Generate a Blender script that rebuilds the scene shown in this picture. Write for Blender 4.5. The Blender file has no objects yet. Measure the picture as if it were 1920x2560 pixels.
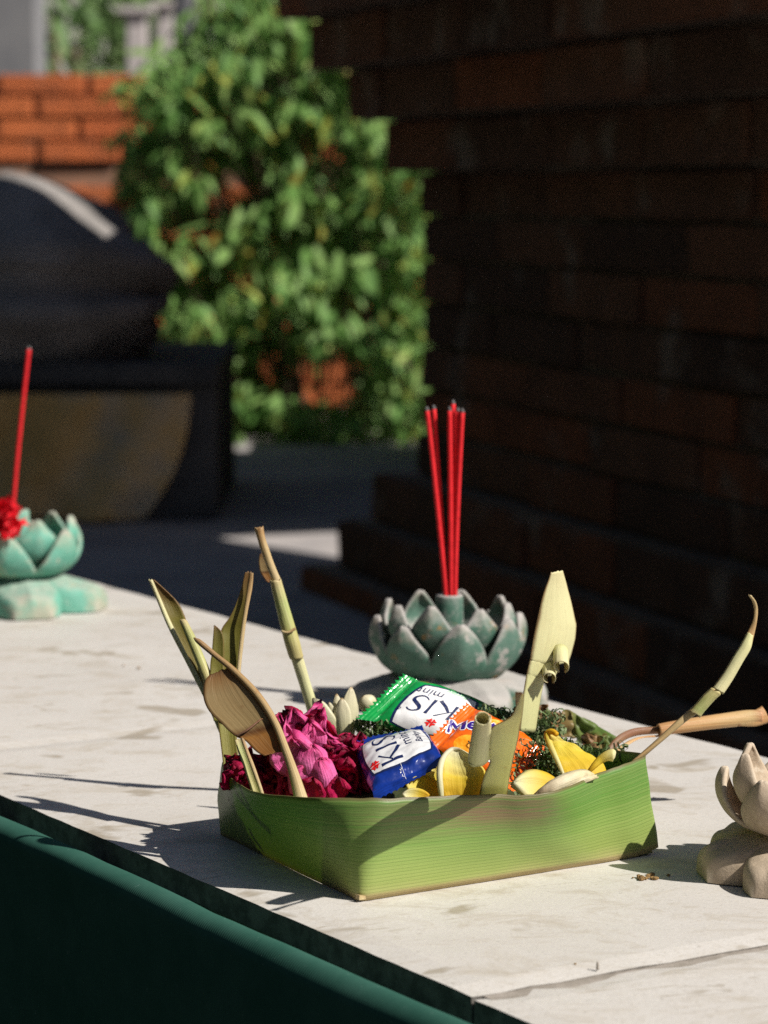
import bpy, bmesh, math, random
from mathutils import Vector, Matrix, noise
rnd = random.Random(7)
scene = bpy.context.scene
COL = scene.collection

# ------------------------------------------------------------------ camera, sky, sun, exposure
FPX, HCAM, HOR = 7210.0, 0.23, 475.0            # focal length in photo pixels, camera height above the ledge, horizon row
PITCH = math.atan((1280 - HOR) / FPX)
cam_d = bpy.data.cameras.new('camera'); cam = bpy.data.objects.new('camera', cam_d); COL.objects.link(cam)
cam.location = (0, 0, HCAM); cam.rotation_euler = (math.pi / 2 - PITCH, 0, 0)
cam_d.sensor_fit = 'VERTICAL'; cam_d.sensor_height = 36; cam_d.sensor_width = 27
cam_d.lens = FPX / 2560 * 36
cam_d.clip_start = 0.05; cam_d.clip_end = 500
cam_d.dof.use_dof = True; cam_d.dof.focus_distance = 0.985; cam_d.dof.aperture_fstop = 19; cam_d.dof.aperture_blades = 0
scene.camera = cam

TOSUN = Vector((0.98, -0.53, 1.0)).normalized()
world = bpy.data.worlds.new('World'); scene.world = world; world.use_nodes = True
wn = world.node_tree
for n in list(wn.nodes): wn.nodes.remove(n)
wo = wn.nodes.new('ShaderNodeOutputWorld'); wb = wn.nodes.new('ShaderNodeBackground'); ws = wn.nodes.new('ShaderNodeTexSky')
ws.sky_type = 'NISHITA'; ws.sun_disc = False; ws.air_density = 0.68; ws.dust_density = 0.8; ws.ozone_density = 0.6
ws.sun_elevation = math.asin(TOSUN.z); ws.sun_rotation = math.atan2(TOSUN.x, TOSUN.y)
wb.inputs['Strength'].default_value = 0.05
wn.links.new(ws.outputs[0], wb.inputs[0]); wn.links.new(wb.outputs[0], wo.inputs[0])
sun_d = bpy.data.lights.new('sun', 'SUN'); sun_d.energy = 5.0; sun_d.angle = math.radians(0.5); sun_d.color = (1.0, 0.955, 0.88)
sun = bpy.data.objects.new('sun', sun_d); COL.objects.link(sun); sun.location = (3, -2, 4)
sun.rotation_euler = TOSUN.to_track_quat('Z', 'Y').to_euler()
vs = scene.view_settings
vs.view_transform = 'Standard'; vs.look = 'None'; vs.exposure = 0.4; vs.gamma = 1.0; vs.use_curve_mapping = False
scene.render.engine = 'CYCLES'
scene.cycles.use_denoising = False      # the photograph is grainy; the sampling noise stays as its grain
scene.cycles.max_bounces = 6

# ------------------------------------------------------------------ pixel to place helpers
_F = Vector((0, math.cos(PITCH), -math.sin(PITCH))); _U = Vector((0, math.sin(PITCH), math.cos(PITCH)))
CP = Vector((0, 0, HCAM))
def ray(u, v): return Vector((1, 0, 0)) * ((u - 960) / FPX) + _F + _U * ((1280 - v) / FPX)
def G(u, v, z=0.0):
    r = ray(u, v); return CP + r * ((z - HCAM) / r.z)
def Y(u, v, y):
    r = ray(u, v); return CP + r * (y / r.y)
def pxm(y): return y / FPX
def V3(*a): return Vector(a)
def nz(x, y=0, z=0): return noise.noise(Vector((x, y, z)))

# ------------------------------------------------------------------ materials
def newmat(name):
    m = bpy.data.materials.new(name); m.use_nodes = True
    nt = m.node_tree
    for n in list(nt.nodes): nt.nodes.remove(n)
    o = nt.nodes.new('ShaderNodeOutputMaterial'); b = nt.nodes.new('ShaderNodeBsdfPrincipled')
    nt.links.new(b.outputs[0], o.inputs[0])
    return m, nt, b, o
def N(nt, t, **kw):
    n = nt.nodes.new(t)
    for k, v in kw.items():
        if k.startswith('i_'):
            key = k[2:]; key = int(key) if key.isdigit() else key.replace('_', ' ')
            n.inputs[key].default_value = v
        else: setattr(n, k, v)
    return n
def L(nt, a, b): nt.links.new(a, b)
def c4(c): return (c[0], c[1], c[2], 1)
def mixc(nt, fac, a, b):
    m = nt.nodes.new('ShaderNodeMix'); m.data_type = 'RGBA'
    for s, idx in ((fac, 0), (a, 6), (b, 7)):
        if hasattr(s, 'is_output'): nt.links.new(s, m.inputs[idx])
        elif isinstance(s, (int, float)): m.inputs[idx].default_value = s
        else: m.inputs[idx].default_value = c4(s)
    return m.outputs[2]
def ramp(nt, src, stops, interp='LINEAR'):
    r = nt.nodes.new('ShaderNodeValToRGB'); cr = r.color_ramp; cr.interpolation = interp
    while len(cr.elements) < len(stops): cr.elements.new(0.5)
    for e, (p, c) in zip(cr.elements, stops):
        e.position = p; e.color = c4(c) if not isinstance(c, (int, float)) else (c, c, c, 1)
    nt.links.new(src, r.inputs[0]); return r.outputs[0]
def math_(nt, op, a, b=None, clamp=False):
    m = nt.nodes.new('ShaderNodeMath'); m.operation = op; m.use_clamp = clamp
    for i, s in enumerate((a, b)):
        if s is None: continue
        if hasattr(s, 'is_output'): nt.links.new(s, m.inputs[i])
        else: m.inputs[i].default_value = s
    return m.outputs[0]
def noise_(nt, scale, vec=None, detail=4, rough=0.6, dist=0):
    n = nt.nodes.new('ShaderNodeTexNoise'); n.inputs['Scale'].default_value = scale
    n.inputs['Detail'].default_value = detail; n.inputs['Roughness'].default_value = rough; n.inputs['Distortion'].default_value = dist
    if vec is not None: nt.links.new(vec, n.inputs['Vector'])
    return n.outputs[0]
def objco(nt): return nt.nodes.new('ShaderNodeTexCoord').outputs['Object']
def geopos(nt): return nt.nodes.new('ShaderNodeNewGeometry').outputs['Position']
def uvco(nt): return nt.nodes.new('ShaderNodeTexCoord').outputs['UV']
def mapping(nt, vec, scale):
    m = nt.nodes.new('ShaderNodeMapping'); nt.links.new(vec, m.inputs[0]); m.inputs['Scale'].default_value = scale; return m.outputs[0]
def bump(nt, b, h, strength=0.3, dist=0.001):
    n = nt.nodes.new('ShaderNodeBump'); n.inputs['Strength'].default_value = strength; n.inputs['Distance'].default_value = dist
    nt.links.new(h, n.inputs['Height']); nt.links.new(n.outputs[0], b.inputs['Normal'])
def sepuv(nt):
    s = nt.nodes.new('ShaderNodeSeparateXYZ'); nt.links.new(uvco(nt), s.inputs[0]); return s.outputs
def translucent(nt, b, o, col, fac):
    t = nt.nodes.new('ShaderNodeBsdfTranslucent'); mx = nt.nodes.new('ShaderNodeMixShader'); mx.inputs[0].default_value = fac
    if hasattr(col, 'is_output'): nt.links.new(col, t.inputs[0])
    else: t.inputs[0].default_value = c4(col)
    nt.links.new(b.outputs[0], mx.inputs[1]); nt.links.new(t.outputs[0], mx.inputs[2]); nt.links.new(mx.outputs[0], o.inputs[0])

def m_speckle(name, c1, c2, scale, rough=0.8, bs=0.3, bd=0.001, c3=None, s3=None, lo=0.4, hi=0.62, spec=0.3):
    m, nt, b, o = newmat(name); p = geopos(nt)
    n1 = noise_(nt, scale, p, 6, 0.65)
    col = mixc(nt, ramp(nt, n1, [(lo, 0.0), (hi, 1.0)]), c1, c2)
    if c3: col = mixc(nt, ramp(nt, noise_(nt, s3, p, 5, 0.7), [(0.52, 0.0), (0.66, 1.0)]), col, c3)
    L(nt, col, b.inputs['Base Color']); b.inputs['Roughness'].default_value = rough; b.inputs['Specular IOR Level'].default_value = spec
    bump(nt, b, noise_(nt, scale * 4, p, 5, 0.7), bs, bd)
    return m

def m_tile():
    m, nt, b, o = newmat('pale_stone_tile'); p = geopos(nt)
    rot = N(nt, 'ShaderNodeMapping'); rot.inputs['Rotation'].default_value = (0, 0, math.radians(-32)); rot.inputs['Scale'].default_value = (1, 1.45, 1); L(nt, p, rot.inputs[0])
    streak = noise_(nt, 34, rot.outputs[0], 9, 0.78, 0.7)
    big = noise_(nt, 9, p, 5, 0.6)
    col = mixc(nt, ramp(nt, big, [(0.35, 0.0), (0.7, 1.0)]), (0.61, 0.58, 0.545), (0.54, 0.51, 0.475))
    dirt = ramp(nt, streak, [(0.50, 0.0), (0.70, 0.8)])
    col = mixc(nt, dirt, col, (0.35, 0.295, 0.215))
    st = ramp(nt, noise_(nt, 24, p, 3, 0.5, 0.6), [(0.635, 0.0), (0.69, 0.7)])
    col = mixc(nt, st, col, (0.25, 0.20, 0.13))
    grain = noise_(nt, 900, p, 2, 0.8)
    col = mixc(nt, ramp(nt, grain, [(0.35, 0.35), (0.65, 0.0)]), col, (0.42, 0.38, 0.33))
    scr = noise_(nt, 1.0, mapping(nt, rot.outputs[0], (30, 260, 1)), 4, 0.75, 0.5)
    col = mixc(nt, ramp(nt, math_(nt, 'MULTIPLY', scr, ramp(nt, noise_(nt, 14, p, 3), [(0.4, 0.75), (0.65, 1.15)])), [(0.60, 0.0), (0.72, 0.6)]), col, (0.27, 0.22, 0.15))
    fine = ramp(nt, noise_(nt, 420, p, 3, 0.7), [(0.60, 0.0), (0.74, 0.7)])
    col = mixc(nt, fine, col, (0.33, 0.30, 0.26))
    L(nt, col, b.inputs['Base Color'])
    L(nt, ramp(nt, streak, [(0.3, 0.42), (0.7, 0.68)]), b.inputs['Roughness'])
    b.inputs['Specular IOR Level'].default_value = 0.35
    bump(nt, b, math_(nt, 'ADD', noise_(nt, 300, p, 5, 0.7), math_(nt, 'MULTIPLY', streak, 2.0)), 0.18, 0.0008)
    return m

def m_leafstrip(name, stops, vein=60, lite=0.5, brown=0.4, trans=0.25, rough=0.5, spots=(0.28, 0.13, 0.045), spotlo=0.6, transcol=None, edge=(0.30, 0.17, 0.07), edgelo=0.45):
    """dry or fresh palm leaf: uv x runs across the blade, uv y along it"""
    m, nt, b, o = newmat(name); s = sepuv(nt); p = geopos(nt)
    uvm = mapping(nt, uvco(nt), (vein, 1.5, 1))
    v = noise_(nt, 1.0, uvm, 3, 0.6)
    col = ramp(nt, s[1], stops)
    col = mixc(nt, ramp(nt, v, [(0.42, 0.0), (0.60, lite)]), col, mixc(nt, 0.55, col, (0.62, 0.56, 0.32)))
    col = mixc(nt, ramp(nt, noise_(nt, 1.0, mapping(nt, uvco(nt), (vein * 1.7, 2.5, 1)), 3, 0.7), [(0.55, 0.0), (0.70, brown)]), col, mixc(nt, 0.6, col, (0.16, 0.10, 0.03)))
    col = mixc(nt, ramp(nt, noise_(nt, 38, p, 4, 0.6), [(0.45, 0.0), (0.72, brown)]), col, mixc(nt, 0.6, col, (0.36, 0.21, 0.08)))
    col = mixc(nt, ramp(nt, noise_(nt, 55, p, 5, 0.7), [(spotlo, 0.0), (spotlo + 0.12, 0.9)]), col, spots)
    e = math_(nt, 'ABSOLUTE', math_(nt, 'SUBTRACT', s[0], 0.5))
    e = math_(nt, 'ADD', e, math_(nt, 'MULTIPLY', math_(nt, 'SUBTRACT', noise_(nt, 90, p), 0.5), 0.10))
    col = mixc(nt, ramp(nt, e, [(edgelo, 0.0), (0.495, 0.85)]), col, edge)
    L(nt, col, b.inputs['Base Color']); b.inputs['Roughness'].default_value = rough; b.inputs['Specular IOR Level'].default_value = 0.35
    bump(nt, b, math_(nt, 'ADD', v, math_(nt, 'MULTIPLY', noise_(nt, 700, p, 3), 0.25)), 0.45, 0.0005)
    translucent(nt, b, o, transcol if transcol else col, trans)
    return m

def m_traywall():
    m, nt, b, o = newmat('fresh_palm_leaf'); s = sepuv(nt); p = geopos(nt)
    uvm = mapping(nt, uvco(nt), (1.6, 70, 1)); v = noise_(nt, 1.0, uvm, 3, 0.6)
    w = N(nt, 'ShaderNodeTexWave', wave_type='BANDS', bands_direction='Y'); w.inputs['Scale'].default_value = 9.0; w.inputs['Distortion'].default_value = 0.9; w.inputs['Detail'].default_value = 1; w.inputs['Detail Scale'].default_value = 1.0
    L(nt, mapping(nt, uvco(nt), (0.6, 1, 1)), w.inputs['Vector'])
    col = ramp(nt, math_(nt, 'ADD', s[1], math_(nt, 'MULTIPLY', math_(nt, 'SUBTRACT', noise_(nt, 18, p, 3), 0.5), 0.35)),
               [(0.0, (0.46, 0.44, 0.17)), (0.14, (0.33, 0.41, 0.11)), (0.42, (0.24, 0.37, 0.085)), (0.72, (0.125, 0.285, 0.05)), (1.0, (0.075, 0.205, 0.035))])
    col = mixc(nt, ramp(nt, v, [(0.38, 0.0), (0.62, 0.55)]), col, mixc(nt, 0.55, col, (0.42, 0.48, 0.16)))
    col = mixc(nt, ramp(nt, w.outputs[0], [(0.0, 0.42), (0.10, 0.0)]), col, (0.09, 0.17, 0.025))
    # browned band below the rim
    rim = ramp(nt, s[1], [(0.50, 0.0), (0.78, 1.0), (0.97, 0.7)])
    along = ramp(nt, math_(nt, 'ADD', s[0], math_(nt, 'MULTIPLY', math_(nt, 'SUBTRACT', noise_(nt, 60, p), 0.5), 0.06)), [(0.30, 0.0), (0.40, 0.35), (0.52, 0.55), (0.62, 1.0), (0.72, 0.85), (0.80, 0.0)])
    br = math_(nt, 'MULTIPLY', math_(nt, 'MULTIPLY', rim, along), ramp(nt, noise_(nt, 1.0, mapping(nt, uvco(nt), (5, 34, 1)), 3, 0.6), [(0.34, 0.0), (0.52, 1.0)]))
    col = mixc(nt, br, col, (0.27, 0.17, 0.10))
    col = mixc(nt, ramp(nt, s[1], [(0.965, 0.0), (0.99, 0.8)]), col, (0.16, 0.11, 0.05))
    col = mixc(nt, ramp(nt, s[1], [(0.03, 0.9), (0.075, 0.0)]), col, (0.58, 0.44, 0.22))
    L(nt, col, b.inputs['Base Color']); b.inputs['Roughness'].default_value = 0.42; b.inputs['Specular IOR Level'].default_value = 0.4
    bump(nt, b, math_(nt, 'ADD', math_(nt, 'MULTIPLY', ramp(nt, w.outputs[0], [(0.0, 0.0), (0.2, 1.0)]), 0.35), v), 0.35, 0.0003)
    translucent(nt, b, o, mixc(nt, 0.6, col, (0.32, 0.50, 0.03)), 0.26)
    return m

def m_uvgrad(name, stops, noise_c=None, nscale=60, nlo=0.55, rough=0.45, trans=0.2, bs=0.25, vein=0, bd=0.0006):
    """petal: uv y from base to tip"""
    m, nt, b, o = newmat(name); s = sepuv(nt); p = geopos(nt)
    f = math_(nt, 'ADD', s[1], math_(nt, 'MULTIPLY', math_(nt, 'SUBTRACT', noise_(nt, 70, p, 3), 0.5), 0.25))
    col = ramp(nt, f, stops)
    if noise_c: col = mixc(nt, ramp(nt, noise_(nt, nscale, p, 5, 0.7), [(nlo, 0.0), (nlo + 0.14, 1.0)]), col, noise_c)
    L(nt, col, b.inputs['Base Color']); b.inputs['Roughness'].default_value = rough; b.inputs['Specular IOR Level'].default_value = 0.35
    h = noise_(nt, 450, p, 4, 0.7)
    if vein: h = math_(nt, 'ADD', h, math_(nt, 'MULTIPLY', noise_(nt, 1.0, mapping(nt, uvco(nt), (vein, 1.2, 1)), 3), 1.5))
    bump(nt, b, h, bs, bd)
    if trans: translucent(nt, b, o, col, trans)
    return m

def m_painted(name, paint, paint2, bare, dust, ochre=None, dustlo=0.15, chips=0.56, amount=0.8):
    m, nt, b, o = newmat(name); p = geopos(nt)
    geo = nt.nodes.new('ShaderNodeNewGeometry'); sp = nt.nodes.new('ShaderNodeSeparateXYZ'); L(nt, geo.outputs['Normal'], sp.inputs[0])
    col = mixc(nt, ramp(nt, noise_(nt, 90, p, 5, 0.7), [(0.35, 0.0), (0.65, 1.0)]), paint, paint2)
    if ochre: col = mixc(nt, ramp(nt, noise_(nt, 62, p, 4, 0.65, 0.8), [(0.60, 0.0), (0.66, 0.7)]), col, ochre)
    col = mixc(nt, ramp(nt, noise_(nt, 120, p, 6, 0.75), [(chips, 0.0), (chips + 0.06, 0.9)]), col, bare)
    tip = math_(nt, 'ADD', sepuv(nt)[1], math_(nt, 'MULTIPLY', math_(nt, 'SUBTRACT', noise_(nt, 130, p, 5, 0.75), 0.5), 0.9))
    col = mixc(nt, ramp(nt, tip, [(0.72, 0.0), (1.05, 0.75)]), col, mixc(nt, 0.35, bare, (0.28, 0.17, 0.09)))
    pt = math_(nt, 'ADD', geo.outputs['Pointiness'], math_(nt, 'MULTIPLY', math_(nt, 'SUBTRACT', noise_(nt, 220, p, 4, 0.7), 0.5), 0.22))
    col = mixc(nt, ramp(nt, pt, [(0.53, 0.0), (0.60, 0.75)]), col, bare)
    up = math_(nt, 'ADD', sp.outputs[2], math_(nt, 'MULTIPLY', math_(nt, 'SUBTRACT', noise_(nt, 150, p, 5, 0.75), 0.5), 1.1))
    col = mixc(nt, ramp(nt, up, [(dustlo, 0.0), (dustlo + 0.5, amount)]), col, dust)
    L(nt, col, b.inputs['Base Color']); b.inputs['Roughness'].default_value = 0.75; b.inputs['Specular IOR Level'].default_value = 0.3
    bump(nt, b, noise_(nt, 500, p, 5, 0.75), 0.4, 0.0008)
    return m

def m_brick(name, a, b_, c, mortar_spots=(0.3, 0.28, 0.25), rough=0.9):
    m, nt, b, o = newmat(name); p = geopos(nt)
    r = nt.nodes.new('ShaderNodeObjectInfo').outputs['Random']
    col = ramp(nt, r, [(0.0, a), (0.5, b_), (1.0, c)])
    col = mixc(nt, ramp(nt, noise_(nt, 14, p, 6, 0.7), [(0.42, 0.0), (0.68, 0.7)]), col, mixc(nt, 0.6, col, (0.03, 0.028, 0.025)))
    col = mixc(nt, ramp(nt, noise_(nt, 9, p, 5, 0.6), [(0.56, 0.0), (0.68, 0.7)]), col, mortar_spots)
    L(nt, col, b.inputs['Base Color']); b.inputs['Roughness'].default_value = rough; b.inputs['Specular IOR Level'].default_value = 0.2
    bump(nt, b, noise_(nt, 45, p, 7, 0.8), 0.8, 0.010)
    return m

def m_plain(name, c, rough=0.5, spec=0.4, metal=0.0, coat=0.0):
    m, nt, b, o = newmat(name); b.inputs['Base Color'].default_value = c4(c); b.inputs['Roughness'].default_value = rough
    b.inputs['Specular IOR Level'].default_value = spec; b.inputs['Metallic'].default_value = metal; b.inputs['Coat Weight'].default_value = coat; b.inputs['Coat Roughness'].default_value = 0.12
    return m
def m_foil(name, c, rough=0.22, bs=0.35, c2=None):
    m, nt, b, o = newmat(name); p = geopos(nt)
    col = mixc(nt, ramp(nt, noise_(nt, 120, p, 3), [(0.4, 0.0), (0.7, 1.0)]), c, c2 or tuple(x * 0.75 for x in c))
    L(nt, col, b.inputs['Base Color']); b.inputs['Roughness'].default_value = rough; b.inputs['Specular IOR Level'].default_value = 0.6
    b.inputs['Coat Weight'].default_value = 0.7; b.inputs['Coat Roughness'].default_value = 0.08
    bump(nt, b, noise_(nt, 170, p, 3, 0.55, 0.8), bs, 0.0012)
    return m
def m_cloth():
    m, nt, b, o = newmat('green_woven_cloth'); s = sepuv(nt); p = geopos(nt)
    col = mixc(nt, ramp(nt, noise_(nt, 40, p, 5, 0.7), [(0.35, 0.0), (0.7, 1.0)]), (0.027, 0.090, 0.067), (0.044, 0.118, 0.091))
    col = mixc(nt, ramp(nt, noise_(nt, 260, p, 3, 0.8), [(0.66, 0.0), (0.78, 0.5)]), col, (0.25, 0.34, 0.31))
    w1 = N(nt, 'ShaderNodeTexWave', bands_direction='X'); w1.inputs['Scale'].default_value = 1.0
    L(nt, mapping(nt, uvco(nt), (42, 1, 1)), w1.inputs['Vector'])
    w2 = N(nt, 'ShaderNodeTexWave', bands_direction='Y'); w2.inputs['Scale'].default_value = 1.0
    L(nt, mapping(nt, uvco(nt), (8, 45, 1)), w2.inputs['Vector'])
    h = math_(nt, 'ADD', math_(nt, 'MULTIPLY', w1.outputs[0], 0.75), math_(nt, 'MULTIPLY', noise_(nt, 900, p, 3, 0.8), 0.5))
    col = mixc(nt, ramp(nt, h, [(0.15, 0.4), (0.6, 0.0)]), col, (0.020, 0.075, 0.055))
    L(nt, col, b.inputs['Base Color']); b.inputs['Roughness'].default_value = 0.95; b.inputs['Specular IOR Level'].default_value = 0.05
    b.inputs['Sheen Weight'].default_value = 0.0
    bump(nt, b, h, 0.3, 0.0003)
    return m
def m_leaf(name, cols, trans=0.35, rough=0.55):
    m, nt, b, o = newmat(name)
    gi = nt.nodes.new('ShaderNodeNewGeometry').outputs['Random Per Island']; r = nt.nodes.new('ShaderNodeObjectInfo').outputs['Random']
    f = math_(nt, 'FRACT', math_(nt, 'ADD', gi, r))
    col = ramp(nt, f, cols)
    L(nt, col, b.inputs['Base Color']); b.inputs['Roughness'].default_value = rough; b.inputs['Specular IOR Level'].default_value = 0.3
    translucent(nt, b, o, col, trans)
    return m

M = {}
M['tile'] = m_tile()
M['tile_side'] = m_speckle('shade_toned_tile_edge', (0.10, 0.09, 0.08), (0.20, 0.18, 0.16), 150)  # tile sides darkened in colour to stand in for shade
M['grout'] = m_speckle('dark_grout', (0.24, 0.21, 0.175), (0.34, 0.30, 0.26), 120)
M['plinth'] = m_speckle('dark_plinth_stone', (0.05, 0.05, 0.05), (0.08, 0.075, 0.07), 60)
M['cloth'] = m_cloth()
M['tray'] = m_traywall()
M['traybase'] = m_plain('tray_base_leaf', (0.2, 0.2, 0.07), 0.7)
M['pale_strip'] = m_leafstrip('pale_palm_strip', [(0.0, (0.60, 0.60, 0.29)), (0.5, (0.66, 0.65, 0.36)), (1.0, (0.68, 0.63, 0.36))], 22, 0.4, 0.28, 0.18, spotlo=0.68)
M['lit_strip'] = m_leafstrip('backlit_palm_strip', [(0.0, (0.66, 0.66, 0.34)), (0.5, (0.70, 0.69, 0.40)), (1.0, (0.70, 0.66, 0.40))], 22, 0.3, 0.2, 0.65, spotlo=0.68)
M['olive_strip'] = m_leafstrip('olive_palm_strip', [(0.0, (0.30, 0.28, 0.05)), (0.4, (0.19, 0.175, 0.022)), (0.8, (0.15, 0.125, 0.016)), (1.0, (0.22, 0.11, 0.04))], 26, 0.08, 0.6, 0.4, spotlo=0.58)
M['green_strip'] = m_leafstrip('greenish_palm_strip', [(0.0, (0.50, 0.42, 0.18)), (0.4, (0.42, 0.42, 0.15)), (0.75, (0.34, 0.40, 0.13)), (1.0, (0.50, 0.40, 0.20))], 22, 0.55, 0.5, 0.12, spotlo=0.68)
M['brown_strip'] = m_leafstrip('brown_palm_strip', [(0.0, (0.26, 0.10, 0.022)), (0.27, (0.32, 0.14, 0.03)), (0.34, (0.13, 0.05, 0.015)), (0.40, (0.33, 0.23, 0.10)), (0.7, (0.32, 0.22, 0.10)), (0.9, (0.24, 0.12, 0.04)), (1.0, (0.15, 0.06, 0.02))], 16, 0.12, 0.15, 0.4, spotlo=0.60, spots=(0.17, 0.055, 0.015), edge=(0.22, 0.11, 0.04), edgelo=0.44)
M['tan_strip'] = m_leafstrip('tan_palm_strip', [(0.0, (0.50, 0.40, 0.22)), (0.5, (0.46, 0.32, 0.15)), (0.85, (0.36, 0.20, 0.08)), (1.0, (0.24, 0.12, 0.05))], 12, 0.5, 0.55, 0.1, spotlo=0.64)
M['rib_strip'] = m_leafstrip('brown_leaf_rib', [(0.0, (0.46, 0.35, 0.18)), (0.3, (0.40, 0.26, 0.12)), (0.6, (0.30, 0.16, 0.06)), (1.0, (0.16, 0.075, 0.03))], 9, 0.5, 0.7, 0.05, spotlo=0.62)
M['orange_strip'] = m_leafstrip('orange_palm_strip', [(0.0, (0.40, 0.18, 0.07)), (0.5, (0.55, 0.31, 0.13)), (0.85, (0.55, 0.38, 0.18)), (1.0, (0.48, 0.2, 0.1))], 18, 0.4, 0.45, 0.1, spotlo=0.66)
M['dark_strip'] = m_leafstrip('dark_withered_stem', [(0.0, (0.07, 0.035, 0.025)), (0.6, (0.16, 0.06, 0.03)), (1.0, (0.20, 0.09, 0.04))], 14, 0.1, 0.5, 0.0)
M['petal_dark'] = m_uvgrad('crimson_petal', [(0.0, (0.72, 0.020, 0.16)), (0.6, (0.70, 0.016, 0.13)), (0.92, (0.52, 0.010, 0.075)), (1.0, (0.18, 0.006, 0.03))], None, rough=0.55, trans=0.5, vein=16, bs=0.6, bd=0.0012)
M['petal_pink'] = m_uvgrad('pink_petal', [(0.0, (0.78, 0.06, 0.30)), (0.6, (0.84, 0.19, 0.46)), (0.92, (0.74, 0.08, 0.28)), (1.0, (0.38, 0.015, 0.08))], (0.58, 0.025, 0.14), 90, 0.60, rough=0.5, trans=0.25, vein=18, bs=0.5, bd=0.001)
M['frangi'] = m_uvgrad('yellow_white_petal', [(0.0, (0.72, 0.40, 0.01)), (0.4, (0.74, 0.55, 0.045)), (0.75, (0.74, 0.67, 0.28)), (1.0, (0.72, 0.68, 0.46))], None, rough=0.6, trans=0.35, vein=16, bs=0.3)
M['frangi_y'] = m_uvgrad('bright_yellow_petal', [(0.0, (0.74, 0.45, 0.01)), (0.6, (0.74, 0.60, 0.06)), (1.0, (0.74, 0.62, 0.2))], None, rough=0.6, trans=0.35, vein=16, bs=0.3)
M['frangi_w'] = m_uvgrad('browning_white_petal', [(0.0, (0.60, 0.52, 0.28)), (0.6, (0.66, 0.58, 0.40)), (1.0, (0.50, 0.34, 0.2))], (0.34, 0.17, 0.07), 70, 0.58, rough=0.5, trans=0.2, vein=12, bs=0.35)
M['cream_petal'] = m_uvgrad('cream_white_petal', [(0.0, (0.58, 0.55, 0.30)), (0.5, (0.66, 0.62, 0.42)), (0.93, (0.66, 0.60, 0.42)), (1.0, (0.45, 0.30, 0.14))], None, rough=0.45, trans=0.25, vein=8, bs=0.2)
M['shred'] = m_leaf('shredded_pandan_leaf', [(0.0, (0.05, 0.085, 0.022)), (0.6, (0.12, 0.17, 0.06)), (1.0, (0.22, 0.27, 0.13))], 0.15, 0.5)
M['wilt'] = m_uvgrad('wilted_leaf', [(0.0, (0.09, 0.16, 0.03)), (0.45, (0.12, 0.16, 0.04)), (0.7, (0.26, 0.15, 0.06)), (1.0, (0.16, 0.08, 0.035))], (0.2, 0.1, 0.04), 80, 0.55, trans=0.2, vein=10)
M['filling'] = m_speckle('dark_leaf_filling', (0.02, 0.03, 0.01), (0.05, 0.06, 0.02), 150)
M['foil_green'] = m_foil('green_wrapper', (0.006, 0.30, 0.055))
M['foil_blue'] = m_foil('blue_wrapper', (0.006, 0.03, 0.24), 0.2, 0.4, (0.004, 0.014, 0.10))
M['foil_orange'] = m_foil('orange_wrapper', (0.86, 0.135, 0.004))
M['label_white'] = m_foil('white_wrapper_label', (0.72, 0.71, 0.70), 0.35, 0.25, (0.68, 0.68, 0.68))
M['ink'] = m_plain('navy_ink', (0.010, 0.018, 0.075), 0.35)
M['ink_violet'] = m_plain('violet_ink', (0.035, 0.012, 0.22), 0.3)
M['ink_red'] = m_plain('red_ink', (0.66, 0.01, 0.008), 0.35)
M['ink_white'] = m_plain('white_ink', (0.78, 0.78, 0.78), 0.35)
M['ink_green'] = m_plain('pale_green_ink', (0.25, 0.62, 0.32), 0.35)
M['ink_orange'] = m_speckle('printed_orange_fruit', (0.75, 0.22, 0.005), (0.86, 0.38, 0.03), 500, 0.35, 0.0)
M['ink_pulp'] = m_speckle('printed_orange_pulp', (0.80, 0.25, 0.01), (0.86, 0.50, 0.12), 300, 0.35, 0.0)
M['lotus_green'] = m_painted('worn_green_paint', (0.040, 0.108, 0.074), (0.085, 0.145, 0.115), (0.30, 0.285, 0.265), (0.36, 0.335, 0.315), (0.30, 0.15, 0.035), 0.18, 0.56, 0.9)
M['lotus_teal'] = m_painted('teal_paint', (0.085, 0.29, 0.21), (0.15, 0.36, 0.28), (0.42, 0.39, 0.32), (0.40, 0.37, 0.32), (0.36, 0.28, 0.12), 0.5, 0.58, 0.55)
M['lotus_beige'] = m_painted('bare_clay', (0.36, 0.28, 0.195), (0.46, 0.365, 0.265), (0.54, 0.46, 0.36), (0.48, 0.39, 0.29), None, 0.7, 0.62, 0.5)
M['lotus_chip'] = m_speckle('broken_clay', (0.22, 0.10, 0.05), (0.30, 0.14, 0.07), 200)
M['incense'] = m_speckle('red_incense_paste', (0.62, 0.012, 0.018), (0.50, 0.008, 0.012), 400, 0.75, 0.3, 0.0003)
M['ash'] = m_speckle('grey_ash', (0.16, 0.15, 0.15), (0.05, 0.05, 0.05), 900, 0.95, 0.3)
M['red_petal'] = m_uvgrad('red_petal', [(0.0, (0.62, 0.006, 0.015)), (1.0, (0.78, 0.012, 0.025))], None, trans=0.3, vein=10)
M['mauve'] = m_speckle('mauve_dust', (0.34, 0.26, 0.27), (0.22, 0.18, 0.19), 150)
M['crumb'] = m_speckle('brown_crumb', (0.28, 0.17, 0.06), (0.12, 0.07, 0.03), 700)
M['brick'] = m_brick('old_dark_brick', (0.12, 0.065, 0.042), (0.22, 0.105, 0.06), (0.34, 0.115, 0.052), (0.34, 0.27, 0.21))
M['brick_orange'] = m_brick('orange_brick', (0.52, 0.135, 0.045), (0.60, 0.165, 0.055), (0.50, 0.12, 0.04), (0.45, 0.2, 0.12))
M['mortar'] = m_speckle('dark_mortar', (0.13, 0.09, 0.065), (0.22, 0.16, 0.115), 40)
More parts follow.
